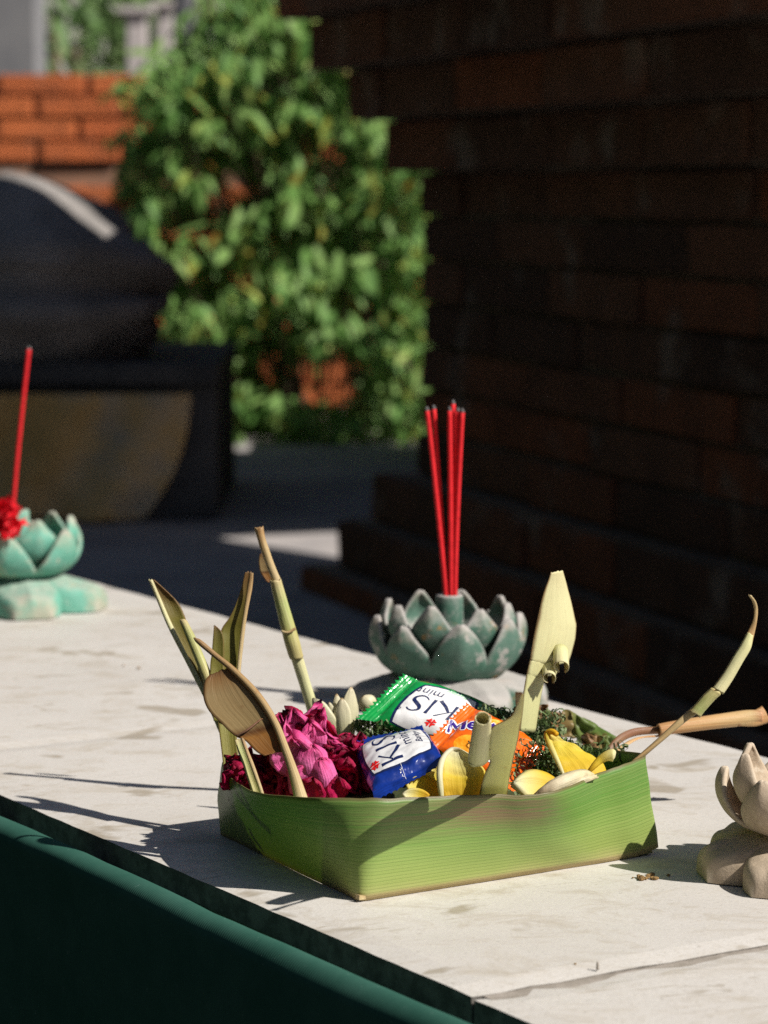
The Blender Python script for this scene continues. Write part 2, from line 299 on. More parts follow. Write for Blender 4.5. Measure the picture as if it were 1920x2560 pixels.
M['mortar_o'] = m_speckle('wall_mortar', (0.30, 0.16, 0.10), (0.22, 0.13, 0.09), 40)
M['ground'] = m_speckle('paving', (0.36, 0.33, 0.32), (0.27, 0.25, 0.25), 7, 0.85, 0.3, 0.004, (0.42, 0.38, 0.36), 2.5)
M['floor'] = m_speckle('bounce_dark_floor', (0.035, 0.034, 0.033), (0.055, 0.052, 0.05), 9, 0.9, 0.3, 0.004)
M['hedge'] = m_speckle('added_hedge_leaves', (0.012, 0.028, 0.008), (0.03, 0.055, 0.016), 14, 0.9, 1.0, 0.05)
M['statue'] = m_speckle('dark_carved_stone', (0.19, 0.175, 0.165), (0.30, 0.275, 0.26), 8, 0.95, 0.8, 0.012)
M['pedestal'] = m_speckle('dark_pedestal_stone', (0.055, 0.055, 0.058), (0.085, 0.083, 0.085), 14, 0.85, 0.4, 0.004)
M['goldcloth'] = m_speckle('faded_gold_cloth', (0.60, 0.37, 0.13), (0.66, 0.47, 0.25), 6, 0.6, 0.3, 0.003, (0.4, 0.34, 0.26), 3)
M['leaf'] = m_leaf('shrub_leaf', [(0.0, (0.10, 0.23, 0.05)), (0.4, (0.18, 0.34, 0.085)), (0.84, (0.27, 0.42, 0.13)), (0.95, (0.40, 0.45, 0.08)), (0.99, (0.30, 0.26, 0.05)), (1.0, (0.42, 0.2, 0.04))])
M['leaf_far'] = m_leaf('far_leaf', [(0.0, (0.09, 0.17, 0.05)), (0.6, (0.16, 0.25, 0.09)), (1.0, (0.26, 0.32, 0.15))], 0.3)
M['bark'] = m_speckle('shrub_bark', (0.13, 0.09, 0.06), (0.2, 0.15, 0.1), 40)
M['grey_render'] = m_speckle('grey_render', (0.15, 0.15, 0.16), (0.20, 0.197, 0.20), 5)
M['white_paint'] = m_speckle('pale_post_paint', (0.45, 0.40, 0.39), (0.38, 0.35, 0.34), 6)
M['dark_post'] = m_speckle('dark_post_paint', (0.045, 0.045, 0.055), (0.07, 0.07, 0.08), 6)
M['house'] = m_speckle('distant_wall', (0.46, 0.45, 0.40), (0.36, 0.36, 0.32), 1.5)

# ------------------------------------------------------------------ object helpers (all geometry is written in world coordinates)
WL = {}
def _link(o, loc, parent):
    COL.objects.link(o)
    if parent is not None:
        o.parent = parent; o.location = loc - WL[parent.name]
    else: o.location = loc
    WL[o.name] = Vector(loc)
def thing(name, label, cat, loc, group=None):
    o = bpy.data.objects.new(name, None); o.empty_display_size = 0.02
    _link(o, Vector(loc), None); tag(o, label, cat, group); return o
def tag(o, label=None, cat=None, group=None, kind=None):
    if label: o['label'] = label
    if cat: o['category'] = cat
    if group: o['group'] = group
    if kind: o['kind'] = kind
    return o
def obj(name, verts, faces, mat, parent=None, uvs=None, smooth=True, solid=0.0, sub=0, loc=None, bevel=0.0, offset=0.0):
    verts = [Vector(v) for v in verts]
    if loc is None:
        if parent is not None: loc = WL[parent.name]
        else:
            k = len(verts); loc = Vector((sum(v.x for v in verts) / k, sum(v.y for v in verts) / k, min(v.z for v in verts)))
    loc = Vector(loc)
    me = bpy.data.meshes.new(name); me.from_pydata([v - loc for v in verts], [], faces)
    if uvs:
        ul = me.uv_layers.new(name='UVMap')
        for lp in me.loops: ul.data[lp.index].uv = uvs[lp.vertex_index]
    if smooth: me.polygons.foreach_set('use_smooth', [True] * len(me.polygons))
    me.materials.append(mat if not isinstance(mat, str) else M[mat]); me.update()
    o = bpy.data.objects.new(name, me); _link(o, loc, parent)
    if solid: md = o.modifiers.new('thickness', 'SOLIDIFY'); md.thickness = solid; md.offset = offset
    if bevel: md = o.modifiers.new('bevel', 'BEVEL'); md.width = bevel; md.segments = 2; md.limit_method = 'ANGLE'
    if sub: md = o.modifiers.new('sub', 'SUBSURF'); md.levels = sub; md.render_levels = sub
    return o
def grid_faces(n, m, closed=False, off=0):
    f = []
    mm = m if closed else m - 1
    for i in range(n - 1):
        for j in range(mm):
            a = off + i * m + j; b = off + i * m + (j + 1) % m
            f.append((a, b, b + m, a + m))
    return f
def cr(p, t):
    """catmull-rom through list p (Vectors or tuples of floats), t in 0..1"""
    n = len(p) - 1; x = min(max(t, 0), 1) * n; i = min(int(x), n - 1); f = x - i
    a, b, c, d = p[max(i - 1, 0)], p[i], p[i + 1], p[min(i + 2, n)]
    return (b * 2 + (c - a) * f + (a * 2 - b * 5 + c * 4 - d) * f * f + (b * 3 - a - c * 3 + d) * f ** 3) * 0.5
def lin(p, t):
    n = len(p) - 1; x = min(max(t, 0), 1) * n; i = min(int(x), n - 1); f = x - i
    return p[i] * (1 - f) + p[i + 1] * f
def ribbon(name, rows, mat, parent=None, bulge=0.0, n=40, m=9, solid=0.0003, wob=0.0, smoothcurve=True, curl=0.0, seed=0):
    """rows: (uL,vL,uR,vR,y[,yR]) photo pixels and depth in metres; becomes a bent strip with thickness"""
    Lp = [Y(r[0], r[1], r[4]) for r in rows]; Rp = [Y(r[2], r[3], r[5] if len(r) > 5 else r[4]) for r in rows]
    fn = cr if smoothcurve else lin
    vs_, uv = [], []
    for i in range(n):
        t = i / (n - 1); a, b = fn(Lp, t), fn(Rp, t); a2, b2 = fn(Lp, min(t + .02, 1)), fn(Rp, min(t + .02, 1))
        a0, b0 = fn(Lp, max(t - .02, 0)), fn(Rp, max(t - .02, 0))
        ac = b - a; al = (a2 + b2) - (a0 + b0)
        sd = rows[0][0] * .013 + seed; a = a + ac * (.022 * nz(t * 9, sd)); b = b + ac * (.022 * nz(t * 9, sd + 5)); ac = b - a
        nrm = ac.cross(al); nrm = nrm.normalized() if nrm.length > 1e-12 else Vector((0, -1, 0))
        if nrm.y > 0: nrm = -nrm
        w = ac.length
        for j in range(m):
            s = j / (m - 1); x = 2 * s - 1
            p = a + ac * s + nrm * (min(bulge, .34) * w * (math.sqrt(max(0, 1 - x * x * .98)) if abs(bulge) > .3 else (1 - x * x)))
            if i in (0, n - 1): p += al.normalized() * (.0009 * nz(s * 7 + sd, 3.3))
            p += nrm * (w * .006 * math.sin(s * 31 + sd) * (1 - x * x))
            if wob: p += nrm * (wob * nz(s * 2 + seed, t * 9, seed))
            vs_.append(p); uv.append((s, 1 - t))
    return obj(name, vs_, grid_faces(n, m), mat, parent, uv, solid=solid)
def roll(name, rows, mat, parent, turns=1.12, n=30, start=200, seed=0.0):
    """a leaf rolled into a tube between the two outlines given in rows (as for ribbon)"""
    Lp = [Y(r[0], r[1], r[4]) for r in rows]; Rp = [Y(r[2], r[3], r[4]) for r in rows]; m = 26; vs_, uv = [], []
    for i in range(n):
        t = i / (n - 1); a, b = cr(Lp, t), cr(Rp, t); c = (a + b) / 2; rr = (b - a).length / 2
        d = (cr(Lp, min(1, t + .03)) + cr(Rp, min(1, t + .03)) - cr(Lp, max(0, t - .03)) - cr(Rp, max(0, t - .03))).normalized()
        e1 = (b - a).normalized(); e2 = d.cross(e1).normalized()
        for j in range(m):
            f = j / (m - 1); an = math.radians(start + 360 * turns * f); q = rr * (1 - .10 * f) * (1 + .03 * nz(t * 7, f * 4, seed + rows[0][0]))
            p = c + e1 * q * math.cos(an) + e2 * q * .9 * math.sin(an)
            if i in (0, n - 1): p += d * (.0012 * nz(f * 6 + rows[0][0], 1.7))
            vs_.append(p); uv.append((f, 1 - t))
    return obj(name, vs_, grid_faces(n, m), mat, parent, uv, solid=.0003)
def tube(name, pts, radii, mat, parent=None, seg=14, n=24, cap=True, hollow=0.0, loc=None, flat=1.0):
    """pts: world Vectors"""
    vs_, uv = [], []
    for i in range(n):
        t = i / (n - 1); c = cr(pts, t); d = cr(pts, min(t + .02, 1)) - cr(pts, max(t - .02, 0)); d.normalize()
        ref = Vector((0, 1, 0)) if abs(d.y) < .9 else Vector((0, 0, 1))
        e1 = d.cross(ref).normalized(); e2 = d.cross(e1).normalized()
        k = len(radii) - 1; x = t * k; q = min(int(x), k - 1); r = radii[q] * (1 - x + q) + radii[q + 1] * (x - q)
        for j in range(seg):
            a = 2 * math.pi * j / seg; vs_.append(c + e1 * (r * math.cos(a)) + e2 * (r * flat * math.sin(a))); uv.append((j / seg, t))
    f = grid_faces(n, seg, True)
    if cap and not hollow:
        f.append(tuple(range(seg))[::-1]); f.append(tuple(range((n - 1) * seg, n * seg)))
    return obj(name, vs_, f, mat, parent, uv, solid=hollow, loc=loc)
def petal(name, base, tip, width, face, mat, parent=None, cup=0.25, curl=0.0, nx=9, ny=12, crinkle=0.0, sharp=0.75, solid=0.0005, seed=0, roll=0.0, basew=0.3, loc=None):
    base, tip = Vector(base), Vector(tip); ax = tip - base; ln = ax.length; ax.normalize()
    face = Vector(face); side = ax.cross(face).normalized(); nrm = side.cross(ax).normalized()
    vs_, uv = [], []
    for i in range(ny):
        t = i / (ny - 1)
        w = width * .5 * (basew * (1 - t) + max(0.02, math.sin(math.pi * min(t * .5 / sharp if t < sharp else .5 + .5 * (t - sharp) / (1 - sharp), 1))) ** .75) / (1 + basew * .1)
        w *= 1 + crinkle * .5 * nz(t * 3 + seed, seed, 1)
        for j in range(nx):
            x = -1 + 2 * j / (nx - 1)
            p = base + ax * (ln * t) + side * (w * x) + nrm * (cup * width * (x * x) * (w / (width * .5 + 1e-9)) - curl * ln * t * t + cup * width * .6 * (1 - math.sin(math.pi * min(1, t))) )
            e = abs(x) ** 3 * .6 + t ** 3 * .8
            if roll: p -= nrm * (roll * width * (max(0, abs(x) - .55) ** 2 * 3 + max(0, t - .8) ** 2 * 8))
            if crinkle:
                p += nrm * (crinkle * width * (.28 * nz(x * 1.6 + seed, t * 2.2, seed * .7) + e * .42 * nz(x * 4 + seed * 2, t * 6, seed)))
                p += ax * (crinkle * width * e * .35 * nz(x * 5, seed * 3, t))
            vs_.append(p); uv.append((j / (nx - 1), t))
    return obj(name, vs_, grid_faces(ny, nx), mat, parent, uv, solid=solid, loc=loc)
def box_verts(a, b, c, d, z0, z1):
    return [Vector((p.x, p.y, z0)) for p in (a, b, c, d)] + [Vector((p.x, p.y, z1)) for p in (a, b, c, d)]
BOXF = [(3, 2, 1, 0), (4, 5, 6, 7), (0, 1, 5, 4), (1, 2, 6, 5), (2, 3, 7, 6), (3, 0, 4, 7)]

# ------------------------------------------------------------------ ground
GZ = -0.30
def ground():
    n = 2; s = 80
    o = obj('ground', [(-s, -s, GZ), (s, -s, GZ), (s, s, GZ), (-s, s, GZ)], [(0, 1, 2, 3)], 'ground', smooth=False, loc=(0, 0, GZ))
    tag(o, 'grey paved courtyard ground behind the ledge', kind='structure')
ground()
def added_dark_floor():  # added out of view, dark so little sunlight bounces off the ground
    e, n = Vector((-0.527, 0.85, 0)).normalized(), Vector((0.85, 0.527, 0)).normalized()
    q = [n * a + e * b + Vector((0, 0, GZ + .004)) for a, b in ((-9, -9), (.46, -9), (.46, 14), (-9, 14))]
    tag(obj('floor', q, [(0, 1, 2, 3)], 'floor', smooth=False), 'added unseen dark floor cutting bounce light in front of the ledge', kind='structure')
added_dark_floor()

def hedge():  # added out of view to keep low sky light off the shaded faces
    path = [(-4.2, 16), (-4.2, 10), (-4.2, 4), (-4.0, -1), (-3.4, -3.6), (-1.5, -4.4), (.6, -4.6)]
    pts = [Vector((x, y, 0)) for x, y in path]; n, m = 90, 22; vs_ = []
    for i in range(n):
        f = i / (n - 1); c = cr(pts, f); d = cr(pts, min(1, f + .02)) - cr(pts, max(0, f - .02)); d.normalize(); q = Vector((-d.y, d.x, 0))
        for j in range(m):
            a = math.pi * j / (m - 1); w = .55 * math.cos(a); h = 3.8 * math.sin(a) ** .35
            k = 1 + .18 * nz(c.x * 1.7 + w * 3, c.y * 1.7, h * 1.9)
            vs_.append(c + q * w * k + Vector((0, 0, GZ + h * (.94 + .06 * k))))
    o = obj('added_sky_hedge', vs_, grid_faces(n, m), 'hedge'); tag(o, 'added unseen dark hedge blocking low sky on the near and left sides', 'hedge')
hedge()

# ------------------------------------------------------------------ ledge of pale tiles with the green cloth along its front
LE = Vector((-0.527, 0.85, 0)).normalized(); LN = Vector((0.85, 0.527, 0)).normalized()
N0, N1 = 0.448, 0.745
def ln_(n, e, z=0.0): return LN * n + LE * e + Vector((0, 0, z))
def ledge():
    t = thing('tiled_ledge', 'long pale stone-tiled ledge carrying the offerings', 'ledge', ln_(.6, 1.0, GZ))
    seams = [-0.15, 0.262, 0.674, 1.086, 1.498, 1.91, 2.32]
    for k in range(len(seams) - 1):
        e0, e1 = seams[k] + .0007, seams[k + 1] - .0007
        dz = (0.0, -0.0006, 0.0, -0.0003, 0, 0)[k]
        ne, nn = 40, 30; vs_, fs = [], []
        def edge(x): return x
        me_v = []
        # top grid with chipped rim, then skirt
        for i in range(ne):
            for j in range(nn):
                e = e0 + (e1 - e0) * i / (ne - 1); n = N0 + (N1 - N0) * j / (nn - 1)
                rim = min(i, ne - 1 - i, j, nn - 1 - j)
                z = dz + (0.00025 * nz(e * 20, n * 20) if rim else -0.0006 - .0009 * max(0, nz(e * 60, n * 60, 3)))
                vs_.append(ln_(n, e, z))
        fs += grid_faces(ne, nn)
        ring = [(i, 0) for i in range(ne)] + [(ne - 1, j) for j in range(1, nn)] + [(i, nn - 1) for i in range(ne - 2, -1, -1)] + [(0, j) for j in range(nn - 2, 0, -1)]
        idx = [i * nn + j for i, j in ring]; off = len(vs_)
        for q in idx:
            p = vs_[q].copy(); p.z = -0.009; vs_.append(p)
        for a in range(len(idx)):
            b = (a + 1) % len(idx); fs.append((idx[b], idx[a], off + a, off + b))
        fs = [tuple(reversed(f)) for f in fs]
        tl = obj('tile', vs_, fs, 'tile', t, smooth=False); tl.data.materials.append(M['tile_side'])
        for q, pl in enumerate(tl.data.polygons): pl.material_index = 1 if q >= (ne - 1) * (nn - 1) else 0
    a, b = -0.4, 2.6
    obj('mortar_bed', box_verts(ln_(N0 + .004, a), ln_(N1 - .004, a), ln_(N1 - .004, b), ln_(N0 + .004, b), -0.022, -0.0012), BOXF, 'grout', t, smooth=False)
    obj('plinth', box_verts(ln_(N0 + .02, a), ln_(N1 - .02, a), ln_(N1 - .02, b), ln_(N0 + .02, b), GZ, -0.0225), BOXF, 'plinth', t, smooth=False)
    # little peg standing in the joint
    c = G(1494, 2424); pg = tube('joint_peg', [c, c + V3(0, 0, .0012), c + V3(0, 0, .0024)], [.0005, .0004, .0003], 'grout', None, 8, 5)
    tag(pg, 'tiny dark peg sticking up from the tile joint', 'peg')
ledge()
def cloth():
    r = ray(600, 2363); nn = N0 - 0.0125
    p = CP + r * (nn / r.dot(LN)); zc = p.z
    R = 0.0062; prof = []
    for k in range(15):
        a = math.radians(20 + 160 * k / 14); prof.append((nn + R * math.cos(a), zc + R * math.sin(a)))
    prof = [(nn + R, zc - 0.03)] + prof + [(nn - R - .0006, zc - .02), (nn - R - .001, zc - .06), (nn - R - .001, GZ + .004)]
    ne = 140; vs_, uv = [], []; cum = [0]
    for k in range(1, len(prof)): cum.append(cum[-1] + math.dist(prof[k], prof[k - 1]))
    for i in range(ne):
        e = 0.1 + 2.2 * i / (ne - 1)
        for k, (n, z) in enumerate(prof):
            hang = max(0, k - 17) * .0012
            vs_.append(ln_(n + .0010 * nz(e * 12, k * .15) - hang * (.5 + .5 * math.sin(e * 42 + 3 * nz(e * 5, 1))), e, z + .0012 * nz(e * 9, 4.2) + .0005 * nz(e * 40, 2))); uv.append((e * 6, cum[k] * 6))
    o = obj('green_cloth', vs_, grid_faces(ne, len(prof)), 'cloth', None, uv, solid=0.0008)
    tag(o, 'dark green woven cloth with rolled top hanging along the ledge front', 'cloth')
cloth()

# ------------------------------------------------------------------ palm-leaf tray
A_, B_, C_ = G(900, 2255), G(1645, 2135), G(553, 2088)
D_ = B_ + C_ - A_
def tray():
    t = thing('palm_leaf_tray', 'square green palm-leaf tray holding flowers and sweets', 'tray', (A_ + B_ + C_ + D_) / 4)
    top_px = [(557, 1905, .027), (572, 1938, .0275), (598, 1961, .0283), (655, 1984, .0300), (765, 1993, .0330), (860, 1995, .0340), (950, 1996, .0340), (1040, 1993, .0333), (1120, 1990, .0325),
              (1230, 1986, .0318), (1330, 1987, .0308), (1400, 1974, .0312), (1500, 1932, .0325), (1560, 1910, .034), (1612, 1890, .0352)]
    top = [G(*q) for q in top_px]
    botpar = [0, .10, .22, .48, .80, .95, 1.0, 1.15, 1.32, 1.48, 1.62, 1.72, 1.85, 1.93, 2.0]
    def bot(s):
        if s < .97: p = C_.lerp(A_, s / 1.0)
        elif s > 1.03: p = A_.lerp(B_, s - 1)
        else:
            f = (s - .97) / .06; a = C_.lerp(A_, .97); b = A_.lerp(B_, .03); p = a.lerp(A_, f).lerp(A_.lerp(b, f), f)
        q = p.copy(); q.z = .0002; return q
    n, m = 120, 14; vs_, uv = [], []
    bl = [bot(s) for s in botpar]
    cen = (A_ + B_ + C_ + D_) / 4
    for i in range(n):
        f = i / (n - 1); tp = cr(top, f); x = f * 14; k = min(int(x), 13); sp = botpar[k] + (botpar[k + 1] - botpar[k]) * (x - k); bp = bot(sp)
        tp = tp + V3(0, 0, .0004 * nz(f * 30, 2))
        if f > .88: bp.z += .0022 * ((f - .88) / .12) ** 2
        out = (bp - cen); out.z = 0; out.normalize()
        for j in range(m):
            h = j / (m - 1)
            p = bp.lerp(tp, h) + out * (.0012 * math.sin(math.pi * h) * max(0, 1 - 1.1 * f) + .0005 * nz(f * 14, h * 3))
            vs_.append(p); uv.append((f, h))
    w = obj('leaf_wall', vs_, grid_faces(n, m), 'tray', t, uv, solid=0.0004)
    # second leaf strip: right and back sides
    up = .030
    bpts = [B_.lerp(A_, .03) + V3(0, .002, 0), B_.lerp(D_, .08) - V3(.002, 0, 0), B_.lerp(D_, .5), D_, D_.lerp(C_, .5), C_]
    tpts = [G(1600, 1899, .0335), G(1606, 1884, .0345), G(1560, 1879, .030), G(1480, 1866, .028)] 
    tp2 = [tpts[0], tpts[1], B_.lerp(D_, .3) + V3(-.002, 0, .0315), B_.lerp(D_, .6) + V3(0, 0, .029), D_ + V3(0, -.004, .029), D_.lerp(C_, .5) + V3(0, 0, .025), top[0] + V3(.001, .001, -.0005)]
    n, m = 80, 8; vs_, uv = [], []
    for i in range(n):
        f = i / (n - 1); bp = lin(bpts, f); bp.z = .001; tp = cr(tp2, f)
        for j in range(m): vs_.append(bp.lerp(tp, j / (m - 1))); uv.append((.2 * f, j / (m - 1)))
    obj('back_leaf_wall', vs_, grid_faces(n, m), 'tray', t, uv, solid=0.0007)
    ins = [C_.lerp(D_, 0.02), A_ + (D_ - A_) * .015, B_.lerp(A_, .02), D_.lerp(C_, .02)]
    obj('leaf_base', [Vector((p.x, p.y, .0010)) for p in ins], [(0, 1, 2, 3)], 'traybase', t, [(0, 0), (1, 0), (1, 1), (0, 1)], solid=.0006)
    c = Vector((A_.x, A_.y, .0008))
    # frayed folded tip at the near corner
    q = [(-.0022, .0016, 0), (-.0004, -.0010, 0), (.003, .0008, 0), (-.0022, .0012, .0032), (-.0002, -.0009, .0030), (.0028, .0010, .0022)]
    obj('folded_corner', [c + V3(x * .62, y * .62, z * .5) for x, y, z in q], [(0, 1, 4, 3), (1, 2, 5, 4), (3, 4, 5)], 'tan_strip', t, [(0, 0), (.5, 0), (1, 0), (0, .3), (.5, .3), (1, .3)], smooth=False, solid=.0003)
    # bed of dark leaf filling, a low lumpy mound inside
    n = 26; vs_, uv = [], []
    for i in range(n):
        for j in range(n):
            s, q = .05 + .9 * i / (n - 1), .05 + .9 * j / (n - 1)
            p = C_.lerp(A_, s).lerp(D_.lerp(B_, s), q)
            e = min(1, 5 * min(s - .05, .95 - s, q - .05, .95 - q) + .0)
            p.z = .006 + .016 * max(0, e) ** .5 + .004 * nz(p.x * 120, p.y * 120); vs_.append(p)
    obj('leaf_filling', vs_, grid_faces(n, n), 'filling', t)
tray()

# ------------------------------------------------------------------ palm-leaf strips standing in the tray
SG = 'cut palm-leaf strips stuck in the tray'
def strips():
    # a: leftmost
    t = thing('palm_leaf_strip', 'leftmost palm-leaf strip, olive blade with pale edge and a folded green piece', 'leaf strip', Y(575, 1900, 1.02), SG)
    ya, yb = 1.045, 1.018
    ribbon('blade', [(374, 1449, 386, 1450, ya), (392, 1495, 442, 1503, ya), (405, 1528, 462, 1541, 1.043), (423, 1570, 470, 1565, 1.04), (466, 1657, 518, 1665, 1.034), (519, 1763, 556, 1765, 1.026), (572, 1888, 592, 1880, yb), (592, 1960, 604, 1955, 1.015)], 'olive_strip', t, bulge=-.12)
    ribbon('pale_edge', [(371, 1448, 381, 1449, ya - .001), (396, 1509, 406, 1506, ya - .001), (422, 1571, 433, 1567, 1.039), (466, 1657, 476, 1652, 1.033), (519, 1763, 531, 1758, 1.025), (571, 1888, 584, 1882, yb - .001), (590, 1955, 603, 1950, 1.014)], 'pale_strip', t, bulge=.3)
    roll('folded_piece', [(449, 1552, 466, 1550, 1.036), (470, 1605, 492, 1600, 1.032), (495, 1669, 520, 1665, 1.028), (510, 1712, 538, 1708, 1.026)], 'green_strip', t)
    # b: dark olive notched strip
    t = thing('palm_leaf_strip', 'dark olive palm-leaf strip with a notched left side and reddish rib', 'leaf strip', Y(565, 1900, 1.0), SG)
    ribbon('blade', [(613, 1430, 630, 1430, 1.035), (604, 1468, 625, 1468, 1.035), (591, 1507, 618, 1507, 1.034), (573, 1545, 611, 1548, 1.033), (553, 1576, 607, 1580, 1.032), (550, 1610, 601, 1620, 1.03), (546, 1655, 597, 1655, 1.028), (540, 1700, 592, 1700, 1.026), (545, 1800, 590, 1800, 1.018), (560, 1930, 600, 1930, 1.01)], 'olive_strip', t, bulge=-.12, n=60)
    ribbon('split_tooth', [(535, 1562, 538, 1564, 1.030), (533, 1590, 556, 1584, 1.029), (530, 1630, 560, 1630, 1.0275), (525, 1690, 560, 1690, 1.025), (534, 1800, 562, 1800, 1.017)], 'olive_strip', t, bulge=-.1, n=30)
    ribbon('rib', [(624, 1430, 633, 1430, 1.033), (619, 1468, 630, 1470, 1.033), (610, 1530, 618, 1532, 1.031), (601, 1589, 610, 1592, 1.029), (592, 1686, 600, 1690, 1.025), (590, 1800, 597, 1800, 1.017)], 'tan_strip', t, bulge=.5)
    # c: tall thin rolled strip
    t = thing('palm_leaf_strip', 'tallest thin rolled palm-leaf strip, pale tip leaning left behind the rose', 'leaf strip', Y(790, 1830, 1.075), SG)
    roll('rolled_tip', [(635, 1320, 658, 1315, 1.07), (643, 1345, 662, 1342, 1.07), (652, 1375, 672, 1372, 1.07), (668, 1420, 688, 1417, 1.07), (680, 1452, 702, 1449, 1.07)], 'tan_strip', t)
    ribbon('back_flap', [(650, 1385, 660, 1380, 1.076), (647, 1405, 672, 1400, 1.076), (652, 1432, 684, 1430, 1.076), (668, 1456, 696, 1455, 1.076)], 'brown_strip', t, bulge=-.1)
    roll('sheath', [(674, 1452, 702, 1447, 1.069), (685, 1500, 716, 1494, 1.069), (694, 1540, 728, 1533, 1.069), (703, 1576, 739, 1570, 1.069), (712, 1612, 750, 1606, 1.069), (724, 1648, 758, 1640, 1.07)], 'green_strip', t)
    roll('stem', [(706, 1576, 738, 1570, 1.070), (728, 1650, 757, 1642, 1.071), (748, 1712, 776, 1706, 1.073), (768, 1780, 796, 1772, 1.075), (790, 1860, 818, 1852, 1.077)], 'pale_strip', t)
    tube('node_ring', [Y(704, 1578, 1.066), Y(720, 1581, 1.0655), Y(739, 1571, 1.066)], [.0005] * 3, 'tan_strip', t, 8, 10)
    # d: broad brown leaf
    t = thing('palm_leaf_strip', 'broad brown translucent leaf curving over the left corner of the tray', 'leaf strip', Y(752, 2005, .955), SG)
    ribbon('blade', [(526, 1686, 572, 1666, .9896), (514, 1700, 588, 1686, .9882), (509, 1724, 606, 1706, .9856), (511, 1752, 624, 1728, .9831), (528, 1784, 646, 1756, .9798), (556, 1811, 666, 1784, .9766), (590, 1841, 686, 1814, .9732), (614, 1852, 696, 1834, .9711), (642, 1880, 706, 1856, .9686), (658, 1888, 713, 1874, .9666)], 'brown_strip', t, bulge=-.05, n=44, m=13)
    ribbon('rib', [(484, 1593, 488, 1597, .995), (492, 1607, 503, 1601, .994), (532, 1641, 544, 1635, .992), (576, 1678, 590, 1672, .988), (632, 1737, 648, 1730, .981), (677, 1806, 694, 1801, .973), (706, 1880, 724, 1873, .965), (724, 1940, 747, 1933, .958), (738, 2010, 772, 2002, .952)], 'rib_strip', t, bulge=.28, n=60)
    tube('crack', [Y(590, 1840, .9715), Y(618, 1825, .9722), Y(650, 1800, .9745), Y(657, 1798, .9745)], [.0002, .0004, .0003, .0001], 'dark_strip', t, 6, 16)
    # e: short narrow strip
    t = thing('palm_leaf_strip', 'short narrow green strip tucked into the left corner of the tray', 'leaf strip', Y(642, 1985, .962), SG)
    ribbon('blade', [(587, 1849, 606, 1844, .972), (596, 1880, 617, 1876, .97), (610, 1920, 631, 1918, .967), (628, 1975, 650, 1972, .964), (636, 2000, 658, 1998, .963)], 'green_strip', t, bulge=-.2)
    ribbon('rib', [(602, 1844, 609, 1846, .970), (613, 1876, 621, 1878, .968), (628, 1918, 637, 1918, .965), (648, 1972, 656, 1974, .962), (655, 1998, 663, 1998, .961)], 'tan_strip', t, bulge=.5)
    # f: wide pale strip right
    t = thing('palm_leaf_strip', 'wide pale upright palm-leaf strip with two curled flaps on its right side', 'leaf strip', Y(1325, 1830, 1.035), SG)
    rows = [(1377, 1431, 1406, 1425), (1366, 1462, 1415, 1458), (1356, 1495, 1424, 1490), (1341, 1554, 1441, 1562), (1334, 1595, 1437, 1597), (1328, 1632, 1426, 1640), (1326, 1646, 1420, 1656), (1324, 1652, 1395, 1652), (1318, 1682, 1391, 1686), (1316, 1688, 1362, 1690), (1307, 1740, 1352, 1740), (1298, 1830, 1338, 1830)]
    ribbon('blade', [(a, b, c, d, 1.026, 1.026 + (c - a) * .00018) for a, b, c, d in rows], 'pale_strip', t, bulge=.10, n=90, m=13, smoothcurve=False)
    for (u0, v0, u1, v1, rr) in ((1392, 1625, 1402, 1668, 21), (1362, 1662, 1372, 1696, 18)):
        # a flap rolled into a short open curl
        c0, c1 = Y(u0 + 8, v0, 1.033), Y(u1, v1, 1.024); rr *= pxm(1.03); vs_, uv = [], []
        ax = (c1 - c0); e1 = Vector((1, 0, 0)); e2 = ax.cross(e1).normalized(); e1 = e2.cross(ax).normalized()
        for i in range(8):
            for j in range(18):
                a = math.radians(-60 + 320 * j / 17); q = rr * (1 - .25 * j / 17)
                vs_.append(c0 + ax * (i / 7) + e1 * q * math.cos(a) + e2 * q * math.sin(a)); uv.append((j / 17, i / 7))
        obj('curled_flap', vs_, grid_faces(8, 18), 'pale_strip', t, uv, solid=.0003)
    # g: centre strip with the looped curl
    t = thing('palm_leaf_strip', 'short pale strip with a looped curl leaning over the front rim', 'leaf strip', Y(1232, 2005, .946), SG)
    def gy(v): return .948 - .000285 * (2010 - v)
    ribbon('blade', [(a, b, c, d, gy((b + d) / 2)) for a, b, c, d in ((1290, 1734, 1308, 1736), (1292, 1756, 1309, 1750), (1277, 1792, 1306, 1786), (1228, 1820, 1300, 1822), (1222, 1850, 1295, 1850), (1221, 1886, 1286, 1886), (1224, 1908, 1281, 1908), (1207, 1948, 1274, 1946), (1194, 2010, 1265, 2010))], 'lit_strip', t, bulge=-.10, n=50, m=11)
    ribbon('brown_tip', [(a, b, c, d, gy(b) - .0006) for a, b, c, d in ((1288, 1731, 1307, 1733), (1288, 1745, 1300, 1745), (1289, 1764, 1294, 1762))], 'brown_strip', t, n=10, m=4)
    pts = [Y(1207, 1795, gy(1794) - .0050), Y(1204, 1820, gy(1820) - .0050), Y(1199, 1855, gy(1855) - .0045), Y(1196, 1890, gy(1897) - .0030), Y(1199, 1903, gy(1897) - .0015)]
    vs_, uv = [], []
